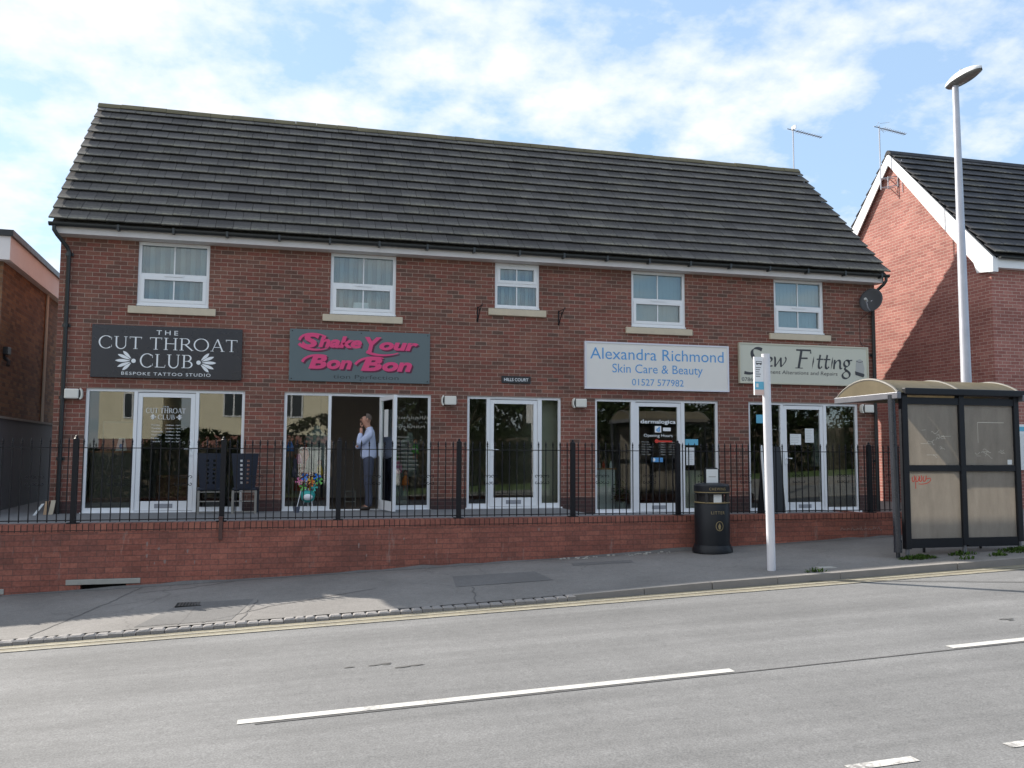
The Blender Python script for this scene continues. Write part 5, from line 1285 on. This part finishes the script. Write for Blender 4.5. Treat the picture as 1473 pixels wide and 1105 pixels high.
h = mb.build('hair', M['hair'], man, local=True, smooth=True, weld=True)
# clothes
Js = []; Es = []
def ad2(p, r, link=None):
    Js.append((p[0], p[1], p[2], r)); i = len(Js)-1
    if link is not None: Es.append((link, i))
    return i
a00 = ad2((.005, 0, .93), (.165, .150)); a0 = ad2((.005, 0, 1.02), (.165, .150), a00); a1 = ad2((-.005, 0, 1.14), (.158, .135), a0); a2 = ad2((.012, 0, 1.33), (.165, .130), a1); a3 = ad2((.015, 0, 1.475), (.10, .085), a2); ad2((-.002, 0, 1.555), (.072, .072), a3)
b0 = ad2((.035, -.185, 1.44), .078, a2); b1 = ad2((-.085, -.185, 1.31), .068, b0); b2 = ad2((-.205, -.17, 1.205), .062, b1); ad2((-.155, -.075, 1.43), .044, b2)
d0 = ad2((.035, .185, 1.44), .078, a2); d1 = ad2((.03, .215, 1.28), .066, d0); d2 = ad2((.01, .22, 1.165), .06, d1); d3 = ad2((-.18, .08, 1.165), .046, d2); ad2((-.215, -.05, 1.175), .044, d3)
skinned('shirt', Js, Es, M['shirt'], man, 2)
Jt = [(.0, 0, 1.08, (.13, .118)), (.005, 0, .90, (.138, .135))]; Et = [(0, 1)]
for s in (-1, 1):
    n = len(Jt); Jt += [(.005, s*.085, .78, (.098, .115)), (-.002+.015*s, s*.095, .50, (.078, .085)), (.020, s*.10, .25, (.066, .072)), (.012, s*.10, .055, (.066, .078))]; Et += [(1, n), (n, n+1), (n+1, n+2), (n+2, n+3)]
skinned('trousers', Jt, Et, M['trouser'], man, 2)
for s in (-1, 1):
    skinned('shoe', [(.055, s*.10, .05, (.042, .05)), (-.03, s*.105, .045, (.045, .045)), (-.12, s*.11, .035, (.042, .036)), (-.155, s*.112, .03, (.026, .026))], [(0, 1), (1, 2), (2, 3)], M['shoe'], man, 2)
man.scale = (1.0, 1.0, 1.0); man.location = (1.40, .02, .0)

# ------------------------------------------------------------------ across the road (mirrored in the shop glass)
def far_house(x0, x1, y, label, wins):
    z = road_z((x0+x1)/2); t = thing('rendered_house', label, 'house', ((x0+x1)/2, y, z), 'houses across the road')
    mb = MB(); mb.box(x0, x1, y-7, y, z-1, z+2.75); mb.build('wall', M['redbrick'], t)
    mb = MB(); mb.box(x0-.03, x1+.03, y-7.03, y+.03, z+2.75, z+5.4); mb.build('upper_wall', M['render'], t)
    mb = MB(); mb.prism([(y+.4, z+5.35), (y-3.5, z+8.0), (y-7.4, z+5.35)], 'x', x0-.3, x1+.3); mb.build('roof', M['tile2'][0], t)
    for (a, b, c, d) in wins:
        mb = MB(); mb.box(a, b, y+.031, y+.06, z+c, z+d); w = mb.build('window', M['upvc'], t)
        mb = MB(); m_ = (a+b)/2; mb.box(a+.07, m_-.04, y+.061, y+.07, z+c+.07, z+d-.07); mb.box(m_+.04, b-.07, y+.061, y+.07, z+c+.07, z+d-.07); mb.build('pane', pm('far window glass', (.05,.06,.07), .1, .1), w)
far_house(-8.6, -5.9, -27, 'cream rendered house across the road, left of the gap', [(-7.6, -6.8, 3.7, 4.9), (-7.9, -6.7, .9, 2.0)])
far_house(-4.4, 1.9, -27, 'cream rendered house across the road, right of the gap', [(-3.2, -2.2, 3.6, 4.9), (-.6, .5, 3.6, 4.9), (-3.3, -2.0, .8, 2.0), (-.6, .8, .8, 2.0)])
def make_tree(h=6.5, r=2.6, n=2600):
    t = thing('broadleaf_tree', 'bushy broadleaf tree across the road', 'tree', (0, 0, 0), 'trees across the road')
    mb = MB(); mb.tube([(0, 0, -.3), (.05, 0, h*.3), (-.05, .1, h*.6)], [.2, .15, .07], 10)
    for k in range(6):
        a = k*1.05; mb.tube([(0, 0, h*.28+k*.12), (r*.4*cos(a), r*.4*sin(a), h*.5+k*.1), (r*.7*cos(a), r*.7*sin(a), h*.68)], [.08, .05, .02], 6)
    mb.build('trunk', M['bark'], t, local=True)
    mb = MB(); cl = [(random.uniform(-1, 1)*r*.65, random.uniform(-1, 1)*r*.65, h*random.uniform(.25, .88), random.uniform(.35, .75)*r*.6) for _ in range(24)]
    for _ in range(n):
        c = random.choice(cl); v = Vector((random.gauss(0, 1), random.gauss(0, 1), random.gauss(0, 1))).normalized()*c[3]*random.uniform(.6, 1.05)
        p = Vector(c[:3])+v; a = Vector((random.gauss(0, 1), random.gauss(0, 1), random.gauss(0, 1))).normalized(); b = a.orthogonal().normalized()
        s = random.uniform(.07, .16); mb.face([p-a*s, p+b*s*.6, p+a*s, p-b*s*.6])
    mb.build('crown', M['leaf'], t, local=True)
    return t
tr0 = make_tree(5.6, 2.8, 6000)
spots = [(4.6, -26, .95), (8.0, -25.5, 1.0), (11.5, -26.2, 1.1), (15.2, -25.6, 1.0), (19, -26, .9), (23, -25.5, .9), (27.2, -26, .9), (31.5, -25.4, .88), (36, -26, .85), (-5.3, -25.6, .55)]
TL = ['beside the right-hand cream house', 'second from the cream house', 'third from the cream house', 'fourth from the cream house', 'fifth from the cream house', 'fifth from the right end', 'fourth from the right end', 'third from the right end', 'last but one before the edge', 'small and alone in the gap between the cream houses']
for i, (x, y_, s) in enumerate(spots):
    t = tr0 if i == 0 else copy_tree(tr0)
    t.location = (x, y_, road_z(x)+.1); t.scale = (s, s, s); t.rotation_euler = (0, 0, i*1.3)
    t['label'] = 'bushy broadleaf tree across the road, '+TL[i]
t = thing('hedge', 'tall dark garden hedge across the road in front of the cream houses', 'hedge', (10, -22.8, 0))
mb = MB()
for _ in range(15000):
    x = random.uniform(-14, 38); a = random.random(); top = 2.55+.35*sin(x*1.1)+.3*sin(x*.37+1)
    y_, z = (-22.0-random.uniform(0, .3), random.uniform(0, top)) if a < .75 else (-22.0-random.uniform(0, 1.6), top+random.uniform(-.25, .2))
    p = Vector((x, y_, road_z(x)+.1+z)); u_ = Vector((random.gauss(0, 1), random.gauss(0, 1), random.gauss(0, 1))).normalized(); b = u_.orthogonal().normalized(); q = random.uniform(.08, .17)
    mb.face([p-u_*q, p+b*q*.6, p+u_*q, p-b*q*.6])
mb.build('foliage', leaf_mat('hedge leaf', (.016,.024,.009)), t)
mb = MB()
for x0 in range(-14, 38, 4): mb.hexa([(x0, -23.4, road_z(x0)-.2), (x0+4, -23.4, road_z(x0+4)-.2), (x0+4, -22.25, road_z(x0+4)-.2), (x0, -22.25, road_z(x0)-.2), (x0, -23.4, road_z(x0)+2.2), (x0+4, -23.4, road_z(x0+4)+2.2), (x0+4, -22.25, road_z(x0+4)+2.2), (x0, -22.25, road_z(x0)+2.2)])
mb.build('branches', M['bark'], t)
mb = MB(); vx, vy = 1.9, -20.3; vz = road_z(vx)+.12
t = thing('parked_van', 'white van parked across the road in front of the cream house', 'van', (vx, vy, vz))
mb.prism([(vx-1.6, vz+.35), (vx+2.6, vz+.35), (vx+2.6, vz+.95), (vx+1.9, vz+1.1), (vx+1.35, vz+1.85), (vx-1.6, vz+1.9)], 'y', vy-.9, vy+.9); mb.build('body', M['upvc'], t, bevel=.06)
mb = MB(); mb.prism([(vx+.55, vz+1.15), (vx+1.72, vz+1.15), (vx+1.28, vz+1.72), (vx+.55, vz+1.75)], 'y', vy+.905, vy+.912); mb.build('window', M['black'], t)
for xx in (vx-.9, vx+1.8):
    for yy in (vy-.85, vy+.85): mb = MB(); mb.tube([(xx, yy-.1, vz+.33), (xx, yy+.1, vz+.33)], .33, 20); mb.build('wheel', M['black'], t)

# ------------------------------------------------------------------ sky, sun, camera
SUN = Vector((-.94, 1.045, 1.0)).normalized()
elev = math.asin(SUN.z); az = math.atan2(SUN.x, SUN.y)
w = bpy.data.worlds.new('World'); S.world = w; w.use_nodes = True
t = w.node_tree; t.nodes.clear()
out = t.nodes.new('ShaderNodeOutputWorld'); bg = N(t, 'ShaderNodeBackground', Strength=.12)
sky = t.nodes.new('ShaderNodeTexSky'); sky.sky_type = 'NISHITA'; sky.sun_disc = False; sky.sun_elevation = elev; sky.sun_rotation = az
sky.air_density = 1.0; sky.dust_density = .5; sky.ozone_density = 1.5
tc = t.nodes.new('ShaderNodeTexCoord').outputs['Generated']
sp = t.nodes.new('ShaderNodeSeparateXYZ'); L(t, tc, sp.inputs[0])
zz = math_(t, 'ADD', math_(t, 'MAXIMUM', sp.outputs[2], 0.0), .28)
cb = t.nodes.new('ShaderNodeCombineXYZ'); L(t, math_(t, 'DIVIDE', sp.outputs[0], zz), cb.inputs[0]); L(t, math_(t, 'DIVIDE', sp.outputs[1], zz), cb.inputs[1])
mp = N(t, 'ShaderNodeMapping', Location=(.9, .35, 0)); L(t, cb.outputs[0], mp.inputs['Vector'])
n1 = noise(t, mp.outputs[0], 3.4, 8, .55); n2 = noise(t, mp.outputs[0], 11.0, 6, .6)
dens = math_(t, 'ADD', math_(t, 'MULTIPLY', n1, .70), math_(t, 'MULTIPLY', n2, .30))
dens = math_(t, 'ADD', dens, math_(t, 'MULTIPLY', sp.outputs[0], -.11))
cov = ramp(t, dens, [(.42, .05), (.50, .52), (.59, .96)])
bl = mixc(t, .72, sky.outputs[0], (1.9, 3.3, 5.0))
cl = mixc(t, cov, bl, (.1, .1, .1))
cl.node.inputs[7].default_value = (4.0, 4.1, 4.25, 1); bl.node.inputs[7].default_value = (1.62, 2.42, 3.45, 1)
L(t, cl, bg.inputs[0]); L(t, bg.outputs[0], out.inputs[0])
sd = bpy.data.lights.new('sun', 'SUN'); sd.energy = 3.6; sd.angle = R(.5); sd.color = (1, .93, .83)
so = bpy.data.objects.new('sun', sd); COL.objects.link(so); so.rotation_euler = SUN.to_track_quat('Z', 'Y').to_euler()
F, YAW, PIT, ROL = 1250.0, .2478278, .0797586, .0046973
fw = Vector((sin(YAW)*cos(PIT), cos(YAW)*cos(PIT), sin(PIT))); r0 = Vector((cos(YAW), -sin(YAW), 0)); u0 = r0.cross(fw)
rt = r0*cos(ROL)+u0*sin(ROL); up = -r0*sin(ROL)+u0*cos(ROL)
cam = bpy.data.cameras.new('camera'); cam.sensor_width = 36; cam.sensor_fit = 'HORIZONTAL'; cam.lens = F/1473*36; cam.clip_end = 1000; cam.clip_start = .05
co = bpy.data.objects.new('camera', cam); COL.objects.link(co)
m = Matrix((rt, up, -fw)).transposed().to_4x4(); m.translation = Vector((0, -16.4, 1.06)); co.matrix_world = m
S.camera = co
S.view_settings.view_transform = 'Standard'; S.view_settings.look = 'None'; S.view_settings.exposure = 1.2; S.view_settings.gamma = 1
S.cycles.max_bounces = 8; S.cycles.transparent_max_bounces = 16
